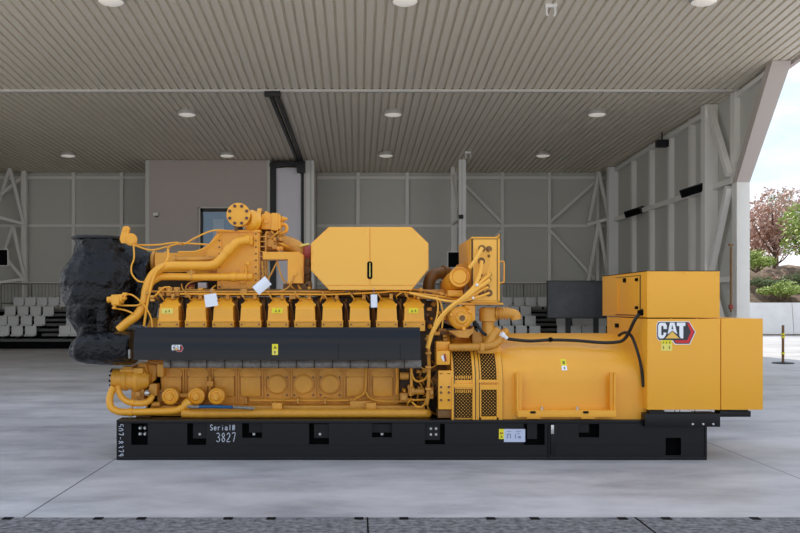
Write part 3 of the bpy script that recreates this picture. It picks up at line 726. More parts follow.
# emblem: white letters over a charcoal badge with a red chevron and a yellow triangle
def emblem(b, px, py, s, Y):
    e = .0025
    def P(pts, layer, mi, th=.003):
        b.mi = mi; b.pprism([(px + u * s, py + v * s) for u, v in pts], Y - e * layer - .001, Y - e * (layer - 1) + .0005)
    P([(166, 148), (182, 113), (494, 113), (558, 222), (499, 346), (350, 346), (318, 306), (186, 306), (166, 272)], 1, 0)
    P([(172, 150), (187, 120), (490, 120), (550, 221), (494, 338), (356, 338), (326, 300), (190, 300), (172, 270)], 2, 1)
    P([(470, 127), (494, 127), (543, 221), (490, 330), (362, 330), (342, 302), (472, 302), (508, 221)], 3, 2)
    P([(181, 152), (200, 128), (252, 128), (268, 152), (268, 190), (236, 190), (236, 166), (228, 158), (218, 158), (213, 166), (213, 244), (219, 253), (229, 253), (236, 244), (236, 226), (264, 226), (258, 252), (238, 282), (200, 286), (181, 262)], 3, 0)
    P([(276, 244), (300, 126), (346, 126), (372, 240), (324, 206)], 3, 0)
    P([(315, 192), (323, 152), (333, 192)], 4, 1)
    P([(368, 126), (454, 126), (454, 160), (433, 160), (433, 284), (408, 284), (394, 258), (394, 160), (368, 160)], 3, 0)
    P([(240, 290), (324, 205), (410, 290)], 4, 1)
    P([(254, 284), (324, 214), (394, 284)], 5, 3)
EM = ['white', 'badge', 'red', 'badgeyellow']

# --- valve covers
for i in range(10):
    px = 168.4 + 27.32 * i; Y = 9.66
    def cov(b):
        w = lambda a: a
        # body below the crease, slanted upper part, cap
        def ring(h, y, top=False): return [Vector((X(px - h, Y), y, 0)), Vector((X(px + h, Y), y, 0)), Vector((X(px + h, Y), 10.05, 0)), Vector((X(px - h, Y), 10.05, 0))]
        lev = [(331, 10.7, 9.66), (321.4, 10.7, 9.66), (320.6, 10.1, 9.665), (308.6, 9.5, 9.675), (307.4, 9.3, 9.69), (303.2, 8.9, 9.77), (301.0, 6.9, 9.80), (297.6, 6.3, 9.85), (297, 5.6, 9.87)]
        rr = []
        for py, h, y in lev:
            r = ring(h, y)
            for v in r: v.z = Z(py, Y)
            rr.append(r)
        b.loft(rr)
        b.pbox(px - 11.2, 320.6, px + 11.2, 322, Y - .012, 10.0, .004)
    vc = part('valve_cover', 'yellow', cov, ang=25)
    for s in (-1, 1):
        part('cover_bolt', 'bolt', lambda b: b.lathe((X(px + s * 8.6, Y), Y + .01, Z(324.5, Y)), (X(px + s * 8.6, Y), Y - .012, Z(324.5, Y)), [(0, .009), (1, .008)], 8), vc)
        part('cover_lug', 'yellow', lambda b: b.box(X(px + s * 9.4, Y) - .01, X(px + s * 9.4, Y) + .01, 9.74, 9.83, Z(306.5, Y), Z(303.6, Y) , .004), vc)
    if i in (0, 4, 9):
        cxs, w, py = {0: (px - 1.2, 5.6, 311), 4: (px - .4, 5.4, 310.6), 9: (px - .8, 4.8, 310.6)}[i]
        part('warning_sticker', ['sticker_pale' if i == 0 else 'sticker', 'sticker_ink'], lambda b: (b.pbox(cxs - w, py - 2.6, cxs + w, py + 2.6, 9.668, 9.69), setattr(b, 'mi', 1), b.pprism([(cxs - 2.4, py + 1.4), (cxs - .2, py + 1.4), (cxs - 1.3, py - 1.2)], 9.665, 9.669), b.pbox(cxs + 1.4, py - 1, cxs + 2.6, py + 1.2, 9.665, 9.669)), vc, label='yellow warning sticker')
    if i < 9:                                          # injector lines and clutter in the gap
        part('gap_manifold', 'brown', lambda b: (b.ptube([(px + 13.6, 299, 9.93), (px + 13.2, 312, 9.9), (px + 13.8, 330, 9.9)], 1.5, 8), b.pbox(px + 11.4, 316, px + 16, 331, 9.92, 10.02, .01), b.ptube([(px + 11, 301, 9.86), (px + 13.5, 306, 9.82), (px + 15.5, 315, 9.84), (px + 15, 330, 9.84)], .7, 6)))
part('cylinder_head_row', 'shade_brown', lambda b: b.box(X(157, 9.9), X(427, 9.9), 9.96, 10.4, 1.35, Z(297, 9.96), .02))  # colour darkened to paint the shade between the covers
part('cylinder_head_row', 'dusty', lambda b: b.box(X(157, 9.9), X(427, 9.9), 10.5, 10.95, 1.35, 1.72, .02))
# manifold rail and looms above the covers
part('manifold_rail', 'brown', lambda b: (b.tube([V(155, 294, 9.88), V(250, 292.8, 9.88), V(340, 292.8, 9.88), V(432, 294, 9.88)], .034, 12), b.box(X(160, 9.98), X(430, 9.98), 9.98, 10.3, Z(296, 9.98), Z(289, 9.98), .02)))
hw = [[(150, 292, 9.8), (190, 291, 9.8), (222, 292.4, 9.8), (260, 291, 9.8), (300, 292.2, 9.8), (340, 291, 9.8), (372, 290, 9.8), (400, 288.4, 9.8), (424, 291, 9.8), (446, 294, 9.8)],
      [(180, 294, 9.76), (230, 293, 9.76), (290, 294.3, 9.76), (330, 293.2, 9.76), (380, 292.4, 9.76), (398, 290.2, 9.76), (440, 296.5, 9.76), (458, 298.5, 9.76)],
      [(186, 289, 9.9), (240, 289.5, 9.9), (300, 290, 9.9), (330, 289, 9.9), (400, 289.5, 9.9), (440, 292, 9.9), (470, 296, 9.9)]]
for k, h in enumerate(hw): part('wiring_loom', 'dusty' if k != 1 else 'yellow', lambda b: b.ptube([(q[0], q[1] + (.7 if i % 2 else -.5) + k * .5, q[2]) for i, q in enumerate(h)], 1.0 - .12 * k, 8))
for k in range(10):
    px = 160 + 27.3 * k
    part('injector_lead', 'dusty', lambda b: b.ptube([(px - 2, 291.5, 9.77), (px + 1, 296, 9.73), (px + 3.5, 299.5, 9.76), (px + 5, 301, 9.82)], .8, 6))
    part('rail_clamp', 'dusty', lambda b: b.pbox(px + 11, 293.5, px + 14.5, 299.5, 9.79, 9.9, .008))

# --- octagonal air filter enclosure
oc = [(329, 227), (411.5, 227), (428.5, 243.5), (428.5, 269.5), (411.5, 290), (329, 290), (311, 270.5), (311, 243.5)]
EY = 9.72
enc = part('filter_enclosure', 'enclosure', lambda b: b.pprism(oc, EY + .012, EY + 1.25), label='octagonal yellow enclosure with two doors')
dl = [(330, 228.2), (369.6, 228.2), (369.6, 285.2), (325, 285.2), (312, 270), (312, 244)]
dr = [(370.3, 228.2), (411, 228.2), (427.6, 244), (427.6, 269.4), (414.6, 285.2), (370.3, 285.2)]
part('enclosure_door', 'enclosure', lambda b: b.pprism(dl, EY, EY + .02, .002), enc)
part('enclosure_door', 'enclosure', lambda b: b.pprism(dr, EY, EY + .02, .002), enc)
part('lower_strip', 'enclosure', lambda b: b.pprism([(326, 286), (414, 286), (411.2, 289.7), (329.2, 289.7)], EY, EY + .02), enc)
part('door_latch', ['recess', 'sticker_pale'], lambda b: (b.pprism([(368.3, 261.5), (371.3, 261.5), (372.4, 263), (372.4, 277.5), (371.3, 279), (368.3, 279), (367.2, 277.5), (367.2, 263)], EY - .004, EY + .001), setattr(b, 'mi', 1), b.pbox(369.5, 263, 370.3, 277, EY - .012, EY - .003)), enc, label='dark recessed door latch')
for px, py in ((365.5, 231), (373.8, 231), (327, 230.5), (413.5, 230.5), (313, 252), (313, 262), (427, 252), (427, 262)):
    part('door_bolt', 'enclosure', lambda b: b.cone((X(px, EY), EY + .002, Z(py, EY)), (X(px, EY), EY - .008, Z(py, EY)), .009, .008, 10), enc)
part('inlet_collar', 'redpaint', lambda b: b.lathe(V(303.5, 255.5, 10.25), V(312, 256, 10.25), [(0, .1), (.2, .12), (.8, .12), (1, .1)], 28), label='dull red rubber collar')
part('enclosure_stand', 'brown', lambda b: (b.box(X(318, 10.1), X(330, 10.1), 10.0, 10.8, 1.7, Z(289, 10)), b.box(X(400, 10.1), X(414, 10.1), 10.0, 10.8, 1.7, Z(289, 10)), b.box(X(330, 10.1), X(400, 10.1), 10.05, 10.7, 1.72, 1.8)))

# --- aftercooler housing with the pipes in front of it
AY = 10.05
ac = part('aftercooler_housing', 'yellow', lambda b: (b.pprism([(218, 231), (260, 231), (260, 289), (217, 289), (217, 271), (206, 270), (206, 248)], AY, AY + .9, .012), b.pbox(216.5, 229.8, 260.5, 232, AY - .03, AY + .93, .006)))
part('intake_duct', 'yellow', lambda b: b.loft([[V(a, t_, AY + .12), V(a, b_, AY + .12), V(a, b_, AY + .75), V(a, t_, AY + .75)] for a, t_, b_ in ((155, 253.5, 272), (170, 253, 272), (190, 252.5, 272), (206, 247, 274), (219, 236, 276))]))
part('duct_neck', 'dusty', lambda b: b.lathe(V(152, 263, AY + .45), V(168, 263, AY + .45), [(0, .12), (.1, .145), (.25, .145), (.3, .125), (.8, .125), (.82, .14), (1, .14)], 28))
for j in range(9):
    for px in (256, 219.5):
        p = V(px, 234 + j * 6.6, AY)
        part('housing_bolt', 'brown', lambda b: b.cone((p.x, AY + .002, p.z), (p.x, AY - .02, p.z), .012, .01, 8), ac)
for j in range(6):
    p = V(223 + j * 6, 286.5, AY); part('housing_bolt', 'dusty', lambda b: b.cone((p.x, AY + .002, p.z), (p.x, AY - .014, p.z), .009, .008, 8), ac)
part('housing_flange', 'yellow', lambda b: (b.pbox(254, 232, 258.5, 289, AY - .012, AY + .01), b.pbox(221, 284, 258, 288.5, AY - .012, AY + .01), b.pbox(217.5, 238, 221.5, 286, AY - .012, AY + .01)), ac)
part('housing_ladder', 'dusty', lambda b: [b.pbox(260.5, y, 265, y + 1, AY, AY + .05) for y in range(236, 286, 5)] + [b.pbox(265, 233, 266.4, 288, AY, AY + .06)])
# coolant pipes
part('coolant_pipe', 'yellow', lambda b: (b.ptube([(249, 239.8, 9.9), (238, 242, 9.88), (233, 246, 9.87), (221, 259, 9.86), (214, 264.5, 9.86), (204, 265.6, 9.86), (184, 265.8, 9.86), (170, 266, 9.86), (160, 269, 9.85), (152, 276, 9.84), (147, 287, 9.82), (145, 298, 9.8), (143, 306, 9.78), (137, 315, 9.76), (128, 322, 9.74), (119, 330, 9.74)], 4.5, 16), b.lathe(V(232, 246.8, 9.87), V(226.5, 252.8, 9.865), [(0, .058), (1, .058)], 20), b.lathe(V(148.5, 284, 9.82), V(146.6, 291, 9.815), [(0, .055), (1, .055)], 20)))
part('coolant_pipe', 'yellow', lambda b: (b.ptube([(252, 277, 9.9), (236, 277, 9.88), (200, 277, 9.88), (166, 276.6, 9.88), (158, 278, 9.88), (151, 283, 9.86), (147.5, 291, 9.83)], 3.7, 16), b.lathe(V(231, 277, 9.88), V(247, 277, 9.88), [(0, .05), (.3, .052), (.32, .044), (.9, .044), (.91, .056), (1, .056)], 20)))
part('coolant_pipe', 'dusty', lambda b: (b.ptube([(174, 259.2, 9.95), (200, 259.2, 9.95), (214, 258.4, 9.98)], 2.6, 14), b.lathe(V(174, 259.2, 9.95), V(176, 259.2, 9.95), [(0, .04), (1, .04)], 16)))
part('pipe_collar', 'yellow', lambda b: (b.lathe(V(246, 240.2, 9.9), V(250, 239.7, 9.9), [(0, .058), (1, .058)], 20), b.pbox(249, 235.5, 252, 244.5, 9.88, 10.06, .006)))
part('pipe_stay', 'dusty', lambda b: (b.pbox(189.8, 266, 192.6, 279, 9.84, 9.87, .004), b.pbox(187, 270.4, 195, 274, 9.86, 9.88, .004)))
part('housing_lever', 'yellow', lambda b: (b.ptube([(246, 273, 9.98), (245.5, 264, 9.97), (248, 262.6, 9.97)], 1.1, 8), b.cone(V(247.5, 263, 9.98), V(247.5, 263, 9.94), .02, .018, 12)))
part('housing_dowel', 'yellow', lambda b: (b.pbox(239, 268, 246, 284, AY - .02, AY + .01, .006)), ac)
part('duct_shade_backing', 'shade_brown', lambda b: b.box(X(152, 10.4), X(218, 10.4), 10.42, 10.9, Z(296, 10.4), Z(271, 10.4)))  # dark box added behind the pipes, its colour standing in for shade
# thin fuel lines over the duct
lines = [[(128, 243.5, 10.05), (140, 245, 10.05), (158, 244.8, 10), (176, 242.5, 10), (183, 244.5, 9.98), (194, 238.5, 9.98), (208, 232, 9.98), (219, 230, 9.98), (232, 231.5, 10)],
         [(134, 245, 10.0), (150, 250, 10), (166, 247, 9.98), (180, 243.4, 9.96), (186, 243.5, 9.96)],
         [(186, 243.2, 9.98), (198, 244, 9.98), (208, 244.5, 10.0)],
         [(133.5, 244, 9.92), (134, 258, 9.9), (131.5, 266, 9.9), (132, 274, 9.9), (138, 281, 9.9), (145, 282, 9.88)],
         [(168, 249, 9.94), (168, 258, 9.9), (163, 266, 9.8), (155, 274, 9.74), (148, 300, 9.72), (144, 326, 9.72)],
         [(150, 300, 9.74), (156, 295, 9.74), (163, 288, 9.76), (170, 287, 9.8)],
         [(185, 292, 9.9), (187, 285, 9.9), (193, 281.5, 9.92), (203, 280, 9.95)],
         [(124, 294, 9.7), (132, 295, 9.7), (140, 301, 9.7), (146, 308, 9.7), (151, 318, 9.7), (152.5, 328, 9.68)],
         [(115, 305, 9.7), (126, 305.5, 9.7), (138, 305.2, 9.72), (146, 302, 9.74)],
         [(112, 308, 9.7), (122, 309.5, 9.7), (130, 312, 9.7), (136, 316, 9.72)],
         [(178, 252, 9.96), (196, 251.5, 9.96), (206, 247, 9.96), (215, 239, 9.98), (221, 233, 9.98)]]
for k, l in enumerate(lines): part('fuel_line', 'yellow' if k not in (6,) else 'dusty', lambda b: b.ptube(l, .85 if k != 4 else 1.25, 8))
for (px, py) in ((180, 243.6), (168, 247), (152, 300), (147, 293), (152, 296.5)):
    part('line_clip', 'dusty', lambda b: b.pbox(px - 2, py - 1.3, px + 2, py + 1.3, 9.7 if py > 290 else 9.93, 9.76 if py > 290 else 9.99, .004))
# small manifold blocks above the first covers
for px in (161, 169, 176.5):
    part('line_manifold', 'dusty', lambda b: (b.pbox(px - 3, 287, px + 3, 296, 9.82, 9.9, .01), b.cone(V(px, 290, 9.82), V(px, 290, 9.79), .022, .018, 12)))
part('tool_tray', 'paper', lambda b: (b.pbox(198, 282.5, 206.5, 288.5, 10.2, 10.3),), label='pale box seen through the pipes')
part('red_tag_strip', 'redpaint', lambda b: b.pbox(188, 284.5, 194.5, 288.5, 10.15, 10.17), label='red strip seen through the pipes')
# sensor arm on top of the wrapped end
part('sensor_arm', 'yellow', lambda b: (b.pprism([(119.5, 239), (121, 233), (122.8, 226.8), (127.5, 226), (129.6, 228), (128, 234), (127, 243.5), (121, 243)], 9.98, 10.03, .004), b.lathe(V(131, 239.5, 10.03), V(131, 239.5, 9.96), [(0, .07), (.6, .07), (.65, .05), (1, .05)], 24), b.pbox(127, 236, 135, 244.5, 10.02, 10.12, .01), b.cone(V(125, 229.5, 9.985), V(125, 229.5, 9.965), .02, .018, 10)))
# sensor with solenoid in front of the wrap
part('solenoid_valve', 'yellow', lambda b: (b.cone(V(107.5, 300, 9.66), V(112, 299.6, 9.66), .035, .035, 14), b.cone(V(112, 299.5, 9.66), V(123, 298.8, 9.66), .052, .052, 18), b.pbox(111, 295.5, 119, 305, 9.6, 9.7, .012), b.pbox(112.5, 304, 115.5, 309, 9.63, 9.68, .006), b.cone(V(123, 298.5, 9.66), V(126, 297, 9.66), .03, .025, 12), b.pbox(122, 292.5, 126.5, 296, 9.63, 9.68, .008)))

# --- exhaust flange on top, valve behind it
FY = 9.88; FX, FZ = 238.2, 214.6
fl = part('flange_plate', 'yellow', lambda b: b.lathe(V(FX, FZ, FY), V(FX, FZ, FY) + Vector((0, .05, 0)), [(0, .124), (.06, .131), (1, .131)], 40))
for k in range(8):
    a = math.pi / 8 + k * math.pi / 4; c = V(FX, FZ, FY)
    part('flange_bolt', 'bolt', lambda b: b.lathe((c.x + .102 * math.cos(a), FY + .01, c.z + .102 * math.sin(a)), (c.x + .102 * math.cos(a), FY - .018, c.z + .102 * math.sin(a)), [(0, .019), (.6, .019), (1, .015)], 6), fl, label='dark plum coloured bolt')
part('flange_pipe', 'yellow', lambda b: (b.tube([V(FX + .5, 215, FY + .04), V(FX + 1, 215, FY + .2), V(246, 219, FY + .4), V(258, 220, FY + .46), V(268, 220, FY + .46)], .1, 24), b.lathe(V(FX + .3, FZ + .2, FY + .05), V(FX + .3, FZ + .2, FY + .1), [(0, .124), (1, .124)], 32), b.lathe(V(247, 219.5, FY + .12), V(255, 221.5, FY + .2), [(0, .09), (.4, .12), (1, .115)], 28), b.lathe(V(258, 220, FY + .4), V(262, 220, FY + .4), [(0, .135), (1, .135)], 28)))
part('pipe_bracket', 'brown', lambda b: (b.pbox(234.5, 226, 237, 231, 10.0, 10.05), b.pbox(258, 211, 264, 214.5, 10.2, 10.3)))
part('valve_actuator', 'yellow', lambda b: (b.pbox(261, 213.8, 280.5, 229.5, 10.15, 10.42, .02), b.pbox(271, 212.8, 278, 230.4, 10.13, 10.45, .012), b.pbox(264, 212.5, 270, 215, 10.18, 10.36, .006), b.cone(V(266, 221, 10.16), V(266, 221, 10.13), .03, .026, 14), b.cone(V(276, 224, 10.14), V(276, 224, 10.12), .016, .016, 8)))
part('actuator_port', 'yellow', lambda b: (b.cone(V(280, 219, 10.3), V(287.5, 219, 10.3), .018, .018, 12), b.cone(V(282, 219, 10.3), V(284.5, 219, 10.3), .03, .03, 12)))
part('actuator_elbow', 'yellow', lambda b: (b.ptube([(280, 224.5, 10.3), (284.5, 224.6, 10.3), (286.6, 227, 10.3), (286, 231, 10.3), (281.5, 233.2, 10.3), (278, 234, 10.3)], 1.9, 12), b.cone(V(281, 224.5, 10.3), V(283, 224.5, 10.3), .034, .034, 14)))
part('throttle_valve', 'dusty', lambda b: (b.pbox(263, 234, 278, 250.5, 10.18, 10.42, .02), b.pbox(265, 231, 273, 236, 10.2, 10.3, .01), b.lathe(V(270, 243, 10.19), V(270, 243, 10.1), [(0, .075), (.4, .075), (.45, .05), (1, .045)], 20), b.pbox(263.5, 238, 267, 248, 10.12, 10.2, .006), b.pbox(273, 237, 276.5, 241, 10.12, 10.2, .006), b.pbox(272, 245, 277, 249, 10.1, 10.2, .006), b.cone(V(268, 236.5, 10.18), V(268, 236.5, 10.12), .02, .02, 8)))
part('throttle_valve', 'brown', lambda b: b.pbox(262, 230, 277, 252, 10.3, 10.5))
part('charge_air_elbow', 'dusty', lambda b: (b.tube([V(276, 243, 10.3), V(286, 243.8, 10.3), V(295, 247.5, 10.3), V(301, 254, 10.3), V(303, 264, 10.32)], .092, 24), b.lathe(V(277, 243, 10.3), V(279.5, 243.2, 10.3), [(0, .105), (1, .105)], 24), b.lathe(V(283, 243.5, 10.3), V(284.5, 243.6, 10.3), [(0, .1), (1, .1)], 24)))
part('elbow_clamp', 'sticker_pale', lambda b: b.lathe(V(300, 246, 10.2), V(309, 244, 10.22), [(0, .012), (1, .012)], 8))
part('mounting_bracket', 'yellow', lambda b: (b.pprism([(262.5, 251.8), (299, 251.8), (303.5, 255), (303.5, 283.5), (287.5, 283.5), (287.5, 259.5), (262.5, 259.5)], 9.92, 10.2, .008), b.pprism([(288, 273), (300, 266), (303, 283), (288, 283)], 9.905, 9.93), b.cone(V(295.5, 273.5, 9.92), V(295.5, 273.5, 9.89), .022, .02, 12)))
part('turbo_support', 'brown', lambda b: (b.pbox(283, 283.5, 309, 290.5, 10.0, 10.4, .01), b.pbox(303.5, 258, 310, 289, 10.12, 10.4, .02), b.lathe(V(306, 270, 10.15), V(306, 270, 10.08), [(0, .06), (1, .05)], 16), b.pbox(305, 281, 312, 287, 10.0, 10.1, .01)))
for l in ([(277, 262, 9.96), (271, 274, 9.94), (266, 283, 9.93), (262, 290, 9.92)], [(277, 260, 9.96), (280, 272, 9.94), (284, 281, 9.92), (290, 284, 9.9)], [(294, 276, 9.9), (291, 284, 9.88), (286, 289, 9.86), (280, 291, 9.84)], [(262, 262, 9.98), (263, 275, 9.98), (261, 289, 9.95)]):
    part('fuel_line', 'dusty', lambda b: b.ptube(l, .9, 8))

# --- black exhaust elbow, lights etc. between the enclosure and the panel
part('exhaust_elbow', 'brown', lambda b: (b.tube([V(429, 292, 10.3), V(429, 283, 10.3), V(433, 275.5, 10.32), V(441, 272.8, 10.38), V(449, 273, 10.45)], .068, 24), b.lathe(V(443, 272.6, 10.4), V(445, 272.6, 10.41), [(0, .085), (1, .085)], 24)), label='heat browned exhaust elbow')
part('brown_strut', 'brown', lambda b: b.pbox(440.5, 281, 443.5, 292, 10.2, 10.3, .006))
# control panel
PY0, PY1 = 9.62, 10.86
cp = part('control_panel', 'yellow', lambda b: b.pbox(471.6, 237.5, 499.6, 302, PY0 + .02, PY1, .006), label='yellow control cabinet with cable sockets')
part('panel_plate', 'enclosure', lambda b: b.pbox(473.2, 239.2, 497, 300.5, PY0 + .008, PY0 + .03), cp)
def pframe(b):
    for q in ((471.2, 236.8, 500, 238.6), (471.2, 301, 500, 302.6), (497.6, 237, 500, 302.4)): b.pbox(*q, PY0, PY0 + .03, .002)
part('panel_frame', 'yellow', pframe, cp)
part('panel_gasket', 'dark', lambda b: (b.pbox(471.7, 238.4, 472.7, 302, PY0 + .003, PY0 + .03), b.pbox(496.9, 239, 497.6, 301, PY0 + .004, PY0 + .03), b.pbox(472, 238.4, 497.4, 239.2, PY0 + .004, PY0 + .03)), cp, label='dark door gasket')
part('panel_handle', 'yellow', lambda b: b.ptube([(499, 261.8, 9.7), (502.5, 261.5, 9.7), (504, 263.5, 9.7), (504, 280.5, 9.7), (502.5, 282.5, 9.7), (499, 283, 9.7)], .75, 8), cp)
part('panel_eye', 'dusty', lambda b: b.pprism([(496, 236.5), (500, 233.5), (500, 237)], 9.7, 9.73), cp)
for px, py, r in ((482, 248.5, .03), (489, 249, .025), (481.5, 261, .03), (489, 256, .012), (490, 274.5, .014), (489.5, 280, .016), (488, 286.5, .016), (481, 275, .014), (480.5, 281, .014), (481.5, 293, .028), (489, 293, .03), (489, 275, .014), (480.8, 287, .014)):
    p = V(px, py, PY0)
    part('cable_socket', 'brown', lambda b: b.lathe((p.x, PY0 + .03, p.z), (p.x, PY0 - .03, p.z), [(0, r * 1.3), (.5, r * 1.3), (.52, r), (1, r * .8)], 14), cp)
cab = [([(482, 248, 9.56), (479, 254, 9.53), (474, 262, 9.5), (469.5, 268, 9.5)], 2.0), ([(481.5, 261, 9.56), (480.6, 270, 9.53), (478, 279, 9.5), (474, 287, 9.48), (466, 295, 9.46)], 2.0),
       ([(489, 280, 9.58), (484, 284, 9.54), (476, 289, 9.48), (466, 297, 9.45), (452, 306, 9.44), (443, 315, 9.44), (436, 326, 9.45), (431, 336, 9.48), (427.5, 348, 9.5)], 2.3),
       ([(490, 274, 9.58), (484, 279, 9.54), (474, 288, 9.47), (462, 298, 9.43), (448, 309, 9.42), (439, 319, 9.43), (432, 334, 9.46)], 1.6),
       ([(488, 287, 9.58), (482, 290, 9.54), (470, 297, 9.48), (458, 303, 9.46)], 1.2), ([(489, 293, 9.57), (478, 297, 9.5), (462, 301, 9.48), (448, 301, 9.5), (430, 297.5, 9.58), (410, 293, 9.7)], 1.2),
       ([(490, 251, 9.58), (491, 258, 9.56), (489.5, 268, 9.56), (487, 275, 9.55)], .6), ([(436, 297, 9.6), (438, 305, 9.58), (437, 316, 9.58), (434, 325, 9.56)], .9), ([(437, 297, 9.6), (441, 304, 9.6), (443, 315, 9.62), (442, 328, 9.64)], .8)]
for l, r in cab: part('control_cable', 'enclosure', lambda b: b.ptube(l, r, 10))  # paler paint on the cables carries the sun glint as colour
part('cable_tie', 'white', lambda b: (b.ball(V(477, 285, 9.45), .016, 8), b.ball(V(473, 298, 9.45), .014, 8)), label='white cable tie ends')
# round starter seen end on, with its body behind
c = V(459.3, 277, 9.6); c2 = V(449, 288, 10.2)
part('round_actuator', 'yellow', lambda b: (b.lathe(c2, c, [(0, .1), (.2, .115), (.6, .115), (.8, .1), (.88, .1), (.9, .108), (1, .106)], 32), b.lathe(V(459.6, 276.8, 9.57), V(459.4, 277, 9.62), [(0, .07), (.3, .078), (.5, .08), (.75, .08), (.76, .096), (.3, .1), (.35, .108), (1, .106)], 32), b.pbox(448, 290, 463, 296.5, 9.7, 9.95, .01)))
part('actuator_bracket', 'dusty', lambda b: (b.pprism([(441, 293), (448, 276), (458, 264.5), (466, 262), (470, 266), (464, 292)], 10.0, 10.1, .01), b.pbox(436, 293, 470, 300, 9.82, 10.2, .01)))
part('cable_tray', 'dusty', lambda b: (b.pbox(418, 292.5, 474, 299, 9.85, 10.1, .012), b.pbox(426, 289.5, 446, 293.5, 9.92, 10.2, .01)))
part('panel_shelf', 'yellow', lambda b: b.box(X(455, 9.75), X(502, 9.75), 9.66, 10.86, Z(304.8, 9.66), Z(302.7, 9.66), .004))
# lower body between engine and generator: starter, elbows, bracket
part('rear_housing', 'brown', lambda b: (b.box(X(424, 10.1), X(455, 10.1), 10.05, 10.9, ST, Z(335, 10.1), .02), b.box(X(420, 10.2), X(440, 10.2), 10.15, 10.6, 1.2, 1.7, .02)))
p = V(461.5, 318, 9.62)
def starter(b):
    b.lathe((p.x - .05, 10.3, p.z + .01), (p.x, 9.6, p.z), [(0, .1), (.5, .105), (.8, .12), (.94, .128), (.97, .12), (1, .09)], 32)
    b.lathe((p.x, 9.62, p.z), (p.x, 9.55, p.z), [(0, .075), (.7, .07), (1, .05)], 24)
    for k in range(3):
        a = .7 + k * 2.1; b.cone((p.x + .115 * math.cos(a), 9.64, p.z + .115 * math.sin(a)), (p.x + .115 * math.cos(a), 9.58, p.z + .115 * math.sin(a)), .024, .02, 12)
    b.pbox(464, 305, 475.5, 322, 9.66, 9.9, .02)
part('charge_alternator', 'yellow', starter)
part('alternator_hub', 'brown', lambda b: b.cone((p.x, 9.56, p.z), (p.x, 9.54, p.z), .033, .03, 20))
part('alternator_bracket', 'dusty', lambda b: (b.pprism([(449, 331), (472, 329), (474, 326.5), (474, 332), (468, 338), (458, 337.5)], 9.6, 9.9, .008), b.pprism([(472, 328), (488, 341), (488, 346), (473, 346)], 9.75, 9.95, .008)))
part('vertical_pipe', 'dusty', lambda b: (b.lathe(V(488, 345, 9.78), V(488, 307.5, 9.78), [(0, .075), (.3, .075), (.33, .068), (.62, .068), (.64, .095), (.95, .095), (1, .08)], 32),))
part('ribbed_elbow', 'dusty', lambda b: (b.tube([V(492, 313.5, 9.78), V(500, 313.3, 9.76), V(509, 313.2, 9.74), V(515, 314.8, 9.73), V(516.3, 319.5, 9.73)], .056, 20), [b.lathe(V(497 + k * 3.2, 313.3, 9.765), V(498.4 + k * 3.2, 313.3, 9.76), [(0, .06), (.2, .073), (.8, .073), (1, .06)], 20) for k in range(4)]))
part('cross_pipe', 'dusty', lambda b: (b.tube([V(449, 347.5, 9.64), V(476, 347, 9.64), V(490, 346, 9.66), V(498, 342, 9.7), V(503, 334, 9.76), V(506, 331, 9.8)], .042, 16), b.pbox(480.5, 343.5, 484.5, 351, 9.58, 9.7, .006), b.tube([V(487, 346, 9.72), V(492, 337, 9.74), V(497, 330, 9.78)], .06, 16)))
part('black_hose', 'rubber', lambda b: b.ptube([(474, 321, 9.68), (478, 326, 9.64), (482, 332, 9.63), (486, 335, 9.66)], 1.7, 10), label='short black hose')
part('pipe_end_cap', 'white', lambda b: b.lathe(V(501, 333.5, 9.68), V(507, 338.5, 9.7), [(0, .03), (.4, .03), (.5, .022), (1, .02)], 14), label='white end cap on the black cable')
# column of small pipes at the back end of the engine
part('breather_pipe', 'dusty', lambda b: (b.ptube([(428, 335, 9.6), (428.5, 352, 9.6), (429, 372, 9.62), (428, 395, 9.64), (427, 404, 9.66)], 1.9, 12), [b.pbox(425.6, y, 431.4, y + 2.4, 9.56, 9.66, .006) for y in (338, 352, 366, 388)]))
for l, r in (([(411, 362, 9.75), (412, 374, 9.74), (415, 380, 9.73), (420, 381.3, 9.73), (426, 378, 9.72), (428.5, 370, 9.7), (428, 356, 9.68)], 1.1), ([(411, 364, 9.8), (411.5, 382, 9.78), (411, 396, 9.76)], 1.5), ([(416, 364.5, 9.75), (425, 369, 9.72), (433, 367, 9.72), (438, 364, 9.72)], .6), ([(397, 366, 9.9), (397.4, 380, 9.9), (396.4, 394, 9.9)], 1.3), ([(412, 402, 9.74), (418, 407, 9.72), (424, 405, 9.72), (426, 399, 9.7)], .9), ([(405, 399, 9.8), (415, 400, 9.8), (428, 399.5, 9.8)], 1.2)):
    part('fuel_line', 'yellow', lambda b: b.ptube(l, r, 8))
part('fuel_filter', 'dusty', lambda b: b.cone(V(400, 376, 9.82), V(408.5, 376, 9.82), .04, .04, 18))
part('fuel_filter', 'dusty', lambda b: (b.cone(V(414, 391.5, 9.76), V(424, 391.5, 9.76), .034, .034, 18), b.lathe(V(411, 391, 9.76), V(414, 391, 9.76), [(0, .05), (1, .05)], 16)))
part('transfer_pump', 'dusty', lambda b: (b.pbox(400, 393, 408, 402, 9.78, 9.95, .02), b.cone(V(404, 397.5, 9.8), V(404, 397.5, 9.73), .035, .03, 16), b.pbox(408, 385, 413.5, 396, 9.8, 9.9, .01)))
part('transfer_pump', 'dusty', lambda b: (b.pbox(427, 387, 434, 399, 9.68, 9.85, .02), b.cone(V(431, 392, 9.7), V(431, 392, 9.64), .03, .026, 14)))
part('wiring_loom', 'brown', lambda b: [b.ptube([(434 + k, 368 + 7 * k, 9.8), (437, 374 + 6 * k, 9.78), (432, 381 + 6 * k, 9.8)], .9, 6) for k in range(4)])
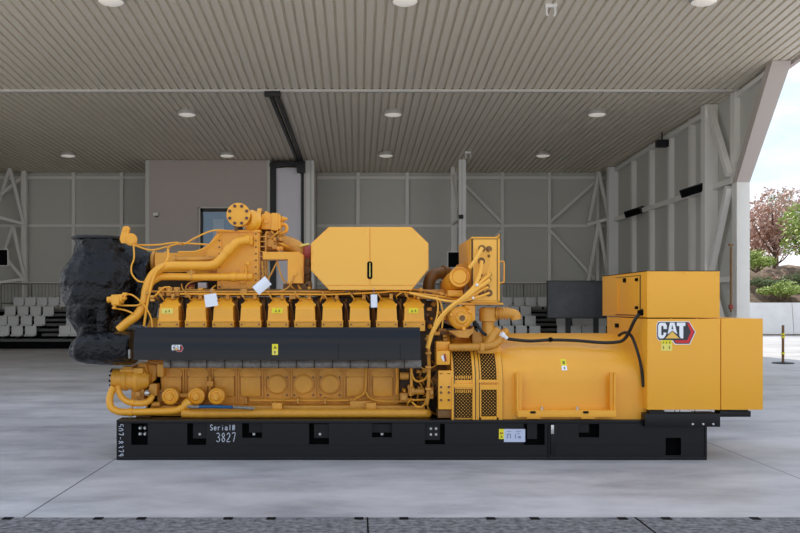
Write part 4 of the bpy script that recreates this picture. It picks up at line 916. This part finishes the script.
part('coupling_box', 'yellow', lambda b: (b.pbox(436.5, 351, 450, 365, 9.5, 9.75, .012), b.pbox(436, 341.5, 450, 351, 9.66, 9.85, .012)))
part('stop_button', ['white', 'redpaint'], lambda b: (b.pprism([(441, 357), (444, 354), (446.5, 360), (443.5, 361.5)], 9.494, 9.502), setattr(b, 'mi', 1), b.pprism([(443.5, 354), (445.5, 354), (446.8, 361), (444.6, 361.5)], 9.49, 9.498)), label='red mark on the small box')
mp = part('mounting_plate', 'yellow', lambda b: b.pbox(438.4, 370.5, 452, 409.5, 9.54, 9.62, .006))
for px in (441, 448.8):
    for py in (387, 392.5, 400):
        part('plate_bolt', 'bolt', lambda b: b.lathe((X(px, 9.54), 9.545, Z(py, 9.54)), (X(px, 9.54), 9.515, Z(py, 9.54)), [(0, .013), (1, .011)], 6), mp)
    part('plate_slot', 'recess', lambda b: b.pbox(px - 1.5, 373.4, px + 1.5, 374, 9.537, 9.542), mp)
part('plate_foot', 'brown', lambda b: b.pbox(438, 410, 453, 418, 9.58, 9.8, .006))

# --- generator barrel
GYA, GZA = 10.45, .82
def barrel_prof(dy, dz):
    P = [(GYA - .88 - dy, ST - .02)] + [(GYA - (.88 + dy) * math.cos(math.pi * k / 48), GZA + (.51 + dz) * math.sin(math.pi * k / 48)) for k in range(49)] + [(GYA + .88 + dy, ST - .02)]
    return P
part('generator_barrel', 'yellow', lambda b: b.prismx(barrel_prof(0, -.01), X(500, 9.7), 3.1), ang=20)
part('fan_housing', 'yellow', lambda b: b.prismx(barrel_prof(0, 0), X(450, 9.7), X(500.5, 9.7)), ang=20)
R1 = .69; HY_ = 9.62
def xa_(px): return X(px, HY_)
for a, c, d in ((451, 453.2, .04), (471.5, 474.3, .04), (474.5, 478.5, .028), (497.5, 501.5, .028)):
    part('housing_ring', 'yellow', lambda b: b.arc(xa_(a), xa_(c), R1 - .01, R1 + d, -48, 200, GYA, GZA, 60))
for a, d in ((474.4, .042), (478.4, .03), (501.8, .006), (453.3, .042)):
    part('ring_seam', 'shade_brown', lambda b: b.arc(xa_(a) - .004, xa_(a) + .004, R1 - .03, R1 + d, -48, 120, GYA, GZA, 40))
part('top_flange', 'yellow', lambda b: b.box(X(476, 9.8), X(500, 9.8), 9.72, 10.3, 1.12, Z(346.5, 9.72), .01))
for (a, c, t0, t1) in ((453, 471.6, 41, 3), (453, 471.6, -7.5, -46), (479.5, 496.5, 38, 3), (479.5, 496.5, -7.5, -45)):
    part('ventilation_screen', 'screen', lambda b: b.arc(xa_(a), xa_(c), R1 + .002, R1 + .012, t0, t1, GYA, GZA, 12), label='dark perforated ventilation screen')
for (a, c, t0, t1, d) in ((453, 471.6, 3, -7.5, .022), (453, 471.6, -1, -5, .045), (478, 497.6, 3.2, .2, .036), (478, 497.6, -2.2, -8, .026), (478, 498, 46, 38, .03), (478, 480.3, 38, -48, .024), (495.8, 498, 38, -48, .024), (478, 498, -44, -48, .024)):
    part('screen_frame', 'yellow', lambda b: b.arc(xa_(a), xa_(c), R1, R1 + d, t0, t1, GYA, GZA, 8))
for k in range(8):
    for t0, t1 in ((8, 4.5), (-8.5, -12)):
        part('screen_tooth', 'yellow', lambda b: b.arc(xa_(454.6 + k * 2.1), xa_(455.6 + k * 2.1), R1 + .01, R1 + .016, t0, t1, GYA, GZA, 2))
part('warning_sticker', ['sticker', 'sticker_ink', 'white'], lambda b: (b.arc(xa_(561.5), xa_(566.8), R1 - .011, R1 + .001, 28.5, 20, GYA, GZA, 4), setattr(b, 'mi', 2), b.arc(xa_(561.5), xa_(566.8), R1 - .011, R1 + .001, 20, 14.5, GYA, GZA, 4), setattr(b, 'mi', 1), b.arc(xa_(563), xa_(565.3), R1 - .002, R1 + .003, 26, 22, GYA, GZA, 2), b.arc(xa_(563.6), xa_(564.8), R1 - .002, R1 + .003, 18.5, 16, GYA, GZA, 2)), label='small yellow and white warning sticker')
# cradle in front of the barrel
cr = part('mounting_cradle', 'yellow', lambda b: (b.pbox(518, 411.6, 616.4, 417.2, 9.42, 9.46, .006), b.pbox(517.6, 410.6, 616.8, 412.2, 9.42, 9.6, .004)))
for a, c in ((516.6, 1), (615.8, -1)):
    part('cradle_upright', 'yellow', lambda b: (b.pprism([(a, 373), (a + c * 2, 371.6), (a + c * 5.6, 373), (a + c * 5.6, 384), (a + c * 5.2, 411), (a + c * .4, 417)], 9.46, 9.5, .004) , b.pprism([(a, 374), (a + c * 1.6, 373), (a + c * 1.6, 414), (a + c * .4, 417)], 9.43, 9.62)), cr)
for px in (542, 577.4):
    part('cradle_bolt', 'steel', lambda b: (b.cone(V(px, 412, 9.5), V(px, 406.5, 9.5), .012, .012, 10), b.cone(V(px, 411, 9.5), V(px, 409.2, 9.5), .022, .022, 6)), cr, label='bright bolt')
for px in (533, 586):
    part('cradle_shim', 'recess', lambda b: b.pbox(px - 2.6, 411.3, px + 2.6, 413.4, 9.412, 9.45), cr)
for px in (534, 588):
    part('cradle_foot', 'yellow', lambda b: b.pbox(px - 7, 416.4, px + 7, 418.6, 9.43, 9.7), cr)
# --- terminal box
TY = 9.42; TB = 11.05
tb = part('terminal_box', 'panel', lambda b: (b.pbox(647.4, 318.8, 720.4, 409.8, TY, TB - .1, .004),), label='large yellow terminal box')
ub = part('terminal_box_top', 'panel', lambda b: (b.pbox(647.2, 271.2, 719.8, 317.6, TY + .004, TB + .1, .004),))
part('box_lid_edge', 'dark', lambda b: b.box(X(646.9, TY), X(720, TY), TY + .002, TB + .1, Z(271.2, TY), Z(270.5, TY)), tb, label='dark seam along the top')
part('terminal_box_side', 'panel', lambda b: (b.pbox(721.2, 318.6, 763, 409.8, TY + .002, TB - .15, .004),))
xs = X(647.2, TY)
part('door_gap', 'shade_brown', lambda b: b.box(xs - .004, xs + .01, 9.64, 10.57, Z(316, 9.64), Z(275, 9.64)), tb)
part('service_door', 'panel', lambda b: b.box(xs - .012, xs + .01, 9.66, 10.55, Z(315, 9.66), Z(275.8, 9.66), .003), tb)
for yy, pz in ((9.72, 279.5), (9.72, 307.6)):
    part('door_hinge', 'recess', lambda b: b.box(xs - .03, xs - .005, yy - .035, yy + .035, Z(pz + 1.6, yy), Z(pz - 1.4, yy), .006), tb, label='black hinge')
part('door_lock', 'recess', lambda b: b.box(xs - .03, xs - .005, 10.12, 10.2, Z(282.5, 10.16), Z(278, 10.16), .01), tb, label='black lock')
part('door_rib', 'panel', lambda b: b.box(xs - .02, xs - .01, 10.42, 10.48, Z(312, 10.45), Z(280, 10.45)), tb)
part('box_outlet', 'recess', lambda b: b.box(X(647.4, TY) - .012, X(647.4, TY) + .01, 10.45, 10.58, Z(327.5, 10.5), Z(323.5, 10.5)), tb)
for py in range(324, 408, 9):
    for px in (649, 719):
        part('box_rivet', 'panel', lambda b: b.cone((X(px, TY), TY + .001, Z(py, TY)), (X(px, TY), TY - .006, Z(py, TY)), .006, .005, 8), tb)
for px, py in ((671, 318.8), (697, 318.8), (718.8, 294), (718.8, 274), (649.4, 294), (649.4, 274), (684, 272.5)):
    part('box_rivet', 'panel', lambda b: b.cone((X(px, TY), TY + .003, Z(py, TY)), (X(px, TY), TY - .006, Z(py, TY)), .008, .007, 8), tb)
part('emblem', EM, lambda b: emblem(b, 640, 310, .1, TY), tb, label='white letters on a charcoal and red badge')
part('warning_sticker', ['sticker_pale', 'sticker', 'sticker_ink'], lambda b: (b.pbox(661.2, 340, 672.2, 350.8, TY - .004, TY + .001), setattr(b, 'mi', 1), b.pbox(661.6, 340.4, 671.8, 344, TY - .006, TY - .002), setattr(b, 'mi', 2), [b.pprism([(a, 343.4), (a + 1.8, 343.4), (a + .9, 341)], TY - .0075, TY - .005) for a in (662.6, 665.7, 668.8)], [b.pbox(a, 346, a + 1, 349, TY - .006, TY - .003) for a in (663, 669)]), tb, label='pale yellow warning sticker')
part('emblem', EM, lambda b: emblem(b, 171.7 - 172 * .0305, 345 - 120 * .0305, .0305, 9.349), sh, label='small white and red badge')
# thin wires under the box
for px in (675, 680, 695):
    part('thin_wire', 'rubber', lambda b: b.ptube([(px, 409, 9.6), (px - .6, 414, 9.6)], .35, 6, smooth=False))
# black power cable along the barrel
part('power_cable', 'rubber', lambda b: b.tube([V(506, 338.5, 9.85), V(514, 339.7, 9.86), V(530, 341, 9.86), V(550, 340, 9.87), V(575, 340.5, 9.86), V(600, 342.5, 9.82), V(616, 342.2, 9.8), V(624, 339.5, 9.76), V(629.5, 331, 9.68), V(634, 321.5, 9.6), V(638, 315.5, 9.58), V(642.8, 312.2, 9.58)], .018, 12), label='black power cable')
part('power_cable', 'rubber', lambda b: b.tube([V(619, 335.5, 10.0), V(623, 333, 9.9), V(627.5, 332.8, 9.8), V(632, 337, 9.68), V(637, 350, 9.57), V(641, 366, 9.54), V(643.4, 387, 9.53)], .016, 12), label='black power cable')
part('cable_gland', 'recess', lambda b: b.lathe((xs - .05, 9.58, Z(312.4, 9.58)), (xs + .01, 9.58, Z(312.4, 9.58)), [(0, .022), (.4, .03), (1, .04)], 14))
part('cable_clip', 'recess', lambda b: (b.ball(V(550.5, 339.6, 9.86), .028, 8),))

# --- front end low: pump and pipes
part('water_pump', 'block', lambda b: (b.lathe(V(112.5, 379, 9.85), V(150, 380, 9.85), [(0, .09), (.03, .118), (.28, .118), (.3, .125), (.4, .125), (.42, .112), (.58, .112), (.6, .135), (.7, .135), (.75, .12), (.88, .1), (1, .07)], 32), b.pbox(122, 366.8, 133, 373, 9.78, 9.92, .015), b.pbox(119.5, 369, 140, 372.5, 9.76, 9.94, .015), b.pbox(133, 368, 143, 374, 9.74, 9.9, .015), b.pprism([(137, 363.5), (146, 363.5), (150, 386), (142, 386)], 9.85, 10.1, .01)))
for k in range(6):
    a = -1.2 + k * .55; c = V(112.5, 379, 9.85)
    part('pump_bolt', 'rubber', lambda b: b.cone((c.x - .012, c.y - .105 * math.cos(a), c.z + .105 * math.sin(a)), (c.x + .01, c.y - .105 * math.cos(a), c.z + .105 * math.sin(a)), .012, .012, 6))
part('front_gear_case', 'block', lambda b: (b.pprism([(133, 365), (162, 365), (162, 410), (147, 410), (142, 396), (137, 388)], 10.0, 10.85, .015), b.pbox(157, 364, 163.5, 377, 9.86, 10.0, .012), b.pprism([(147, 364), (158, 366), (155, 380), (150, 384)], 9.93, 10.0, .01)))
part('coolant_pipe', 'yellow', lambda b: (b.ptube([(114, 386.5, 9.72), (111, 393, 9.72), (109.6, 400, 9.71), (111, 407, 9.7), (117, 411, 9.7), (126, 412.2, 9.7), (150, 411.8, 9.7), (172, 411, 9.7), (181, 408.6, 9.7), (186, 405, 9.71)], 3.6, 18), b.lathe(V(129, 412.2, 9.7), V(132.5, 412.2, 9.7), [(0, .047), (1, .047)], 20), b.lathe(V(184, 406.8, 9.7), V(190, 401.8, 9.72), [(0, .045), (.3, .058), (1, .058)], 16)))
part('coolant_pipe', 'yellow', lambda b: (b.ptube([(117.5, 386, 9.75), (119, 392, 9.74), (123, 398.5, 9.73), (130, 402.4, 9.72), (140, 403.4, 9.72), (148, 401.8, 9.74), (152.5, 396, 9.78)], 3.1, 16), b.lathe(V(131.5, 402.6, 9.72), V(134, 402.8, 9.72), [(0, .042), (1, .042)], 18)))
part('pressure_regulator', 'steel', lambda b: (b.ball(V(147.3, 393, 9.73), .036, 14),), label='bright metal ball')
part('regulator_body', 'dusty', lambda b: (b.pbox(149.5, 384, 157, 396, 9.8, 9.95, .01), b.pbox(131, 389, 144, 400, 9.82, 9.98, .012), b.cone(V(138, 394, 9.84), V(138, 394, 9.77), .032, .028, 14), b.pbox(142, 399, 147, 405, 9.78, 9.9, .01), b.cone(V(152, 404.5, 9.8), V(160, 404.5, 9.8), .03, .03, 12), b.pbox(157, 390, 163, 402, 9.9, 10.02, .01)))
part('front_support', 'brown', lambda b: b.pbox(136, 412.5, 150, 419, 9.78, 10.3))
def fittings(px0, py0, px1, py1, Y0, Y1, n, seed):
    r = random.Random(seed)
    for k in range(n):
        px, py, Y = r.uniform(px0, px1), r.uniform(py0, py1), r.uniform(Y0, Y1)
        c = V(px, py, Y); s_ = r.uniform(.016, .034); kind = r.random(); m = r.choice(['dusty', 'yellow', 'dusty', 'brown', 'block'])
        def f(b):
            if kind < .35: b.box(c.x - s_, c.x + s_, Y, Y1 + .12, c.z - s_ * .7, c.z + s_ * .7, .005)
            elif kind < .7: b.lathe((c.x, Y1 + .12, c.z), (c.x, Y, c.z), [(0, s_), (.6, s_), (.62, s_ * .7), (.9, s_ * .7), (.92, s_ * .4), (1, s_ * .35)], 12)
            else:
                q = Vector((r.uniform(-.1, .1), 0, r.choice((-1, 1)) * r.uniform(.04, .12)))
                b.tube([c + Vector((0, .1, 0)), c, c + q * .6 + Vector((r.uniform(-.03, .03), -.01, 0)), c + q + Vector((0, .08, 0))], r.uniform(.006, .012), 6)
        part('pipe_fitting', m, f)
fittings(152, 287, 216, 296, 9.84, 9.95, 18, 1)
fittings(262, 232, 281, 250, 10.05, 10.15, 9, 2)
fittings(402, 367, 436, 407, 9.76, 9.95, 28, 3)
fittings(282, 284, 314, 292, 9.9, 10.0, 8, 4)
fittings(134, 386, 162, 404, 9.84, 9.97, 9, 5)
fittings(426, 300, 450, 344, 9.85, 10.0, 14, 6)
fittings(440, 292, 470, 300, 9.72, 9.82, 6, 7)
for k in range(10): fittings(166 + k * 27.3, 290, 190 + k * 27.3, 298, 9.76, 9.82, 3, 20 + k)

# ------------------------------------------------------------------ black plastic film wrapped round the front end
def crumple(rings, amp, fr, seed):
    out = []
    for r in rings:
        c = sum(r, Vector()) / len(r); q = []
        for p_ in r:
            d = (p_ - c).normalized()
            n_ = noise.noise(p_ * fr + Vector((seed, 0, 0))) + .6 * noise.noise(p_ * fr * 2.3 + Vector((0, seed, 0))) + .4 * abs(noise.noise(Vector((p_.x * fr * 4, p_.y * fr * 4, p_.z * fr * 1.2))))
            q.append(p_ + d * amp * n_)
        out.append(q)
    return out
def vring(py, xl, xr, Y, ry, n=64, sq=2.6):
    a, c = X(xl, Y), X(xr, Y); z = Z(py, Y); cx, rx = (a + c) / 2, (c - a) / 2; q = []
    for i in range(n):
        t = 2 * math.pi * i / n; ct, st = math.cos(t), math.sin(t)
        q.append(Vector((cx + rx * math.copysign(abs(ct) ** (2 / sq), ct), Y + ry * math.copysign(abs(st) ** (2 / sq), st), z)))
    return q
def interp(keys, step):
    out = []
    for a, c in zip(keys, keys[1:]):
        n = max(1, int(abs(c[0] - a[0]) / step))
        for k in range(n): out.append(tuple(u + (w - u) * k / n for u, w in zip(a, c)))
    return out + [keys[-1]]
wk = [(238.8, 78, 119, .3), (241, 77.5, 120, .32), (248, 77.5, 124, .35), (258, 77, 130, .42), (265, 73, 136, .46), (273, 68, 140, .5), (283, 66, 142, .52), (295, 67.5, 141, .52), (305, 70, 136, .5), (318, 74, 128, .48), (328, 80, 122, .42), (338, 83, 120, .38)]
w1_ = empty('plastic_wrap', (X(103, 10.35), 10.35, Z(338, 10.35)))
tag(w1_, 'tall bundle of black plastic film wrapped over the engine front end', 'plastic wrap')
b = MB(); b.loft(crumple([vring(a, c, d, 10.35, ry, 72) for a, c, d, ry in interp(wk, 1.2)], .055, 3.4, 3)); b.build('film', 'wrap', w1_, ang=60)
b = MB(); b.lathe(V(98, 236.6, 10.3), V(98, 240, 10.3), [(0, .275), (.2, .292), (.8, .292), (1, .275)], 40); b.build('flange_cap', 'rubber', w1_)
b = MB(); b.loft(crumple([vring(a, c, d, 9.98, ry, 40, 3) for a, c, d, ry in interp([(293, 101, 111, .1), (295, 98.5, 112, .13), (310, 97.5, 112, .14), (325, 97.5, 112, .14), (333, 98.5, 112, .13)], 2)], .014, 6, 9)); b.build('film_bulge', 'wrap', w1_, ang=60)
# sloping film to the right, down to the duct neck
b = MB()
R_ = []
for t in [k / 14 for k in range(15)]:
    c = V(118 + t * 34, 262 + 3 * t, 10.5); rz = .3 * (1 - t) + .13 * t
    R_.append([c + Vector((0, rz * 1.1 * math.cos(2 * math.pi * i / 40), rz * math.sin(2 * math.pi * i / 40))) for i in range(40)])
b.loft(crumple(R_, .03, 4, 21)); b.build('film_sleeve', 'wrap', w1_, ang=60)
b = MB()
R_ = []
for t in [k / 12 for k in range(13)]:
    c = V(128 + t * 24, 292 + 0 * t, 10.5); rz = .36
    R_.append([c + Vector((0, rz * math.cos(2 * math.pi * i / 40), rz * 1.1 * math.sin(2 * math.pi * i / 40))) for i in range(40)])
b.loft(crumple(R_, .03, 4, 27)); b.build('film_sleeve', 'wrap', w1_, ang=60)
w2_ = empty('plastic_wrap', (X(103, 9.75), 9.75, Z(364, 9.75)))
tag(w2_, 'low pointed roll of black plastic film beside the black shield end', 'plastic wrap')
b = MB(); R_ = []
hk = [(71.5, 352, 3, .07), (72.5, 351, 6.5, .14), (76, 349.5, 10, .2), (82, 348.8, 13.5, .25), (90, 348.3, 15.3, .28), (104, 348.3, 16, .3), (120, 347.8, 16.6, .3), (133, 346.8, 16.5, .3), (135.5, 346.5, 16, .28)]
for px, py, h, ry in interp(hk, 1.5):
    c = V(px, py, 9.72); rz = h * 9.72 / F
    R_.append([c + Vector((0, ry * math.copysign(abs(math.cos(t)) ** .75, math.cos(t)), rz * math.copysign(abs(math.sin(t)) ** .75, math.sin(t)))) for t in [2 * math.pi * i / 56 for i in range(56)]])
b.loft(crumple(R_, .02, 5, 40)); b.build('film', 'wrap', w2_, ang=60)
b = MB(); b.pbox(128, 349.5, 130.2, 358.5, 9.385, 9.43, .004); b.build('tape_strip', 'foil', w2_, label='pale strip of tape')

# ------------------------------------------------------------------ paper tags hanging on the engine
def ptag(px, py, w, h, Y, rot, lab, sx, sy):
    c = V(px, py, Y); o = empty('paper_tag', c); tag(o, lab, 'tag', 'white paper tags')
    o.rotation_euler = (0, rot, 0)
    b = MB(); W, H = w * Y / F / 2, h * Y / F / 2
    n = 8; v = [[b.bm.verts.new((-W + 2 * W * i / n, -.012 * math.sin(math.pi * i / n) - k * .002, z)) for i in range(n + 1)] for k in (0, 1) for z in (-H, H)]
    for k, (r0, r1) in enumerate(((v[0], v[1]), (v[2], v[3]))):
        for i in range(n):
            q = (r0[i], r0[i + 1], r1[i + 1], r1[i]); b.bm.faces.new(q if k == 1 else q[::-1])
    bmesh.ops.recalc_face_normals(b.bm, faces=b.bm.faces)
    b.build('paper', 'paper', o, origin=(0, 0, 0))
    q = V(sx, sy, Y) - c
    b = MB(); b.tube([Matrix.Rotation(-rot, 3, 'Y') @ q + Vector((0, .05, 0)), Vector((0, .0, H * .9))], .003, 6, smooth=False); b.build('string', 'ink', o, origin=(0, 0, 0))
ptag(211, 300.3, 12.5, 12.5, 9.58, -.15, 'white paper tag nearest the coolant pipes, hanging over the third valve cover gap', 211, 288)
ptag(262, 285.6, 10.5, 16.5, 9.6, .86, 'tilted white paper tag hanging in front of the aftercooler housing corner', 266, 278)
ptag(374, 301, 6.5, 13, 9.6, -.02, 'narrow white paper tag hanging below the octagonal enclosure', 374, 288)

# ------------------------------------------------------------------ light, sky and camera
w = bpy.data.worlds.new('World'); SC.world = w; w.use_nodes = True
nt = w.node_tree; bg = nt.nodes['Background']
tc = nt.nodes.new('ShaderNodeTexCoord'); mp_ = nt.nodes.new('ShaderNodeMapping'); mp_.inputs['Scale'].default_value = (1.4, 1.4, 4)
nt.links.new(tc.outputs['Generated'], mp_.inputs[0])
n_ = nt.nodes.new('ShaderNodeTexNoise'); n_.inputs['Scale'].default_value = 2.2; n_.inputs['Detail'].default_value = 7; n_.inputs['Roughness'].default_value = .6
nt.links.new(mp_.outputs[0], n_.inputs['Vector'])
rp = nt.nodes.new('ShaderNodeValToRGB'); e = rp.color_ramp.elements
e[0].position = .4; e[0].color = (0, 0, 0, 1); e[1].position = .6; e[1].color = (1, 1, 1, 1)
nt.links.new(n_.outputs['Fac'], rp.inputs[0])
sx = nt.nodes.new('ShaderNodeSeparateXYZ'); nt.links.new(tc.outputs['Generated'], sx.inputs[0])
r2 = nt.nodes.new('ShaderNodeValToRGB'); e = r2.color_ramp.elements          # clear sky: pale at the horizon, blue overhead
e[0].position = 0; e[0].color = lin((226, 235, 245)) + (1,); e[1].position = .8; e[1].color = lin((122, 168, 226)) + (1,)
q = e.new(.3); q.color = lin((190, 216, 242)) + (1,)
nt.links.new(sx.outputs[2], r2.inputs[0])
mxs = nt.nodes.new('ShaderNodeMix'); mxs.data_type = 'RGBA'; mxs.inputs[7].default_value = lin((248, 248, 250)) + (1,)
nt.links.new(r2.outputs[0], mxs.inputs[6]); nt.links.new(rp.outputs[0], mxs.inputs[0])
nt.links.new(mxs.outputs[2], bg.inputs['Color'])
bg.inputs['Strength'].default_value = SKY
sl = bpy.data.lights.new('sun', 'SUN'); sl.energy = SUN; sl.angle = math.radians(.6); sl.color = (1, .95, .87)
so = bpy.data.objects.new('sun', sl); COL.objects.link(so)
d = Vector((.2, -1.0, -.76)); so.rotation_euler = d.to_track_quat('-Z', 'Y').to_euler(); so.location = (0, 60, 60)
cam = bpy.data.cameras.new('camera'); cam.sensor_width = 36; cam.lens = F * 36 / 800
cam.shift_x = (400 - CX) / 800; cam.shift_y = (HY - 266.5) / 800
cam.clip_end = 500
co = bpy.data.objects.new('camera', cam); COL.objects.link(co); co.location = (0, 0, CH); co.rotation_euler = (math.pi / 2, 0, 0)
SC.camera = co
SC.view_settings.view_transform = 'Standard'; SC.view_settings.look = 'None'; SC.view_settings.gamma = 1
SC.view_settings.use_curve_mapping = False; SC.view_settings.exposure = EXPO
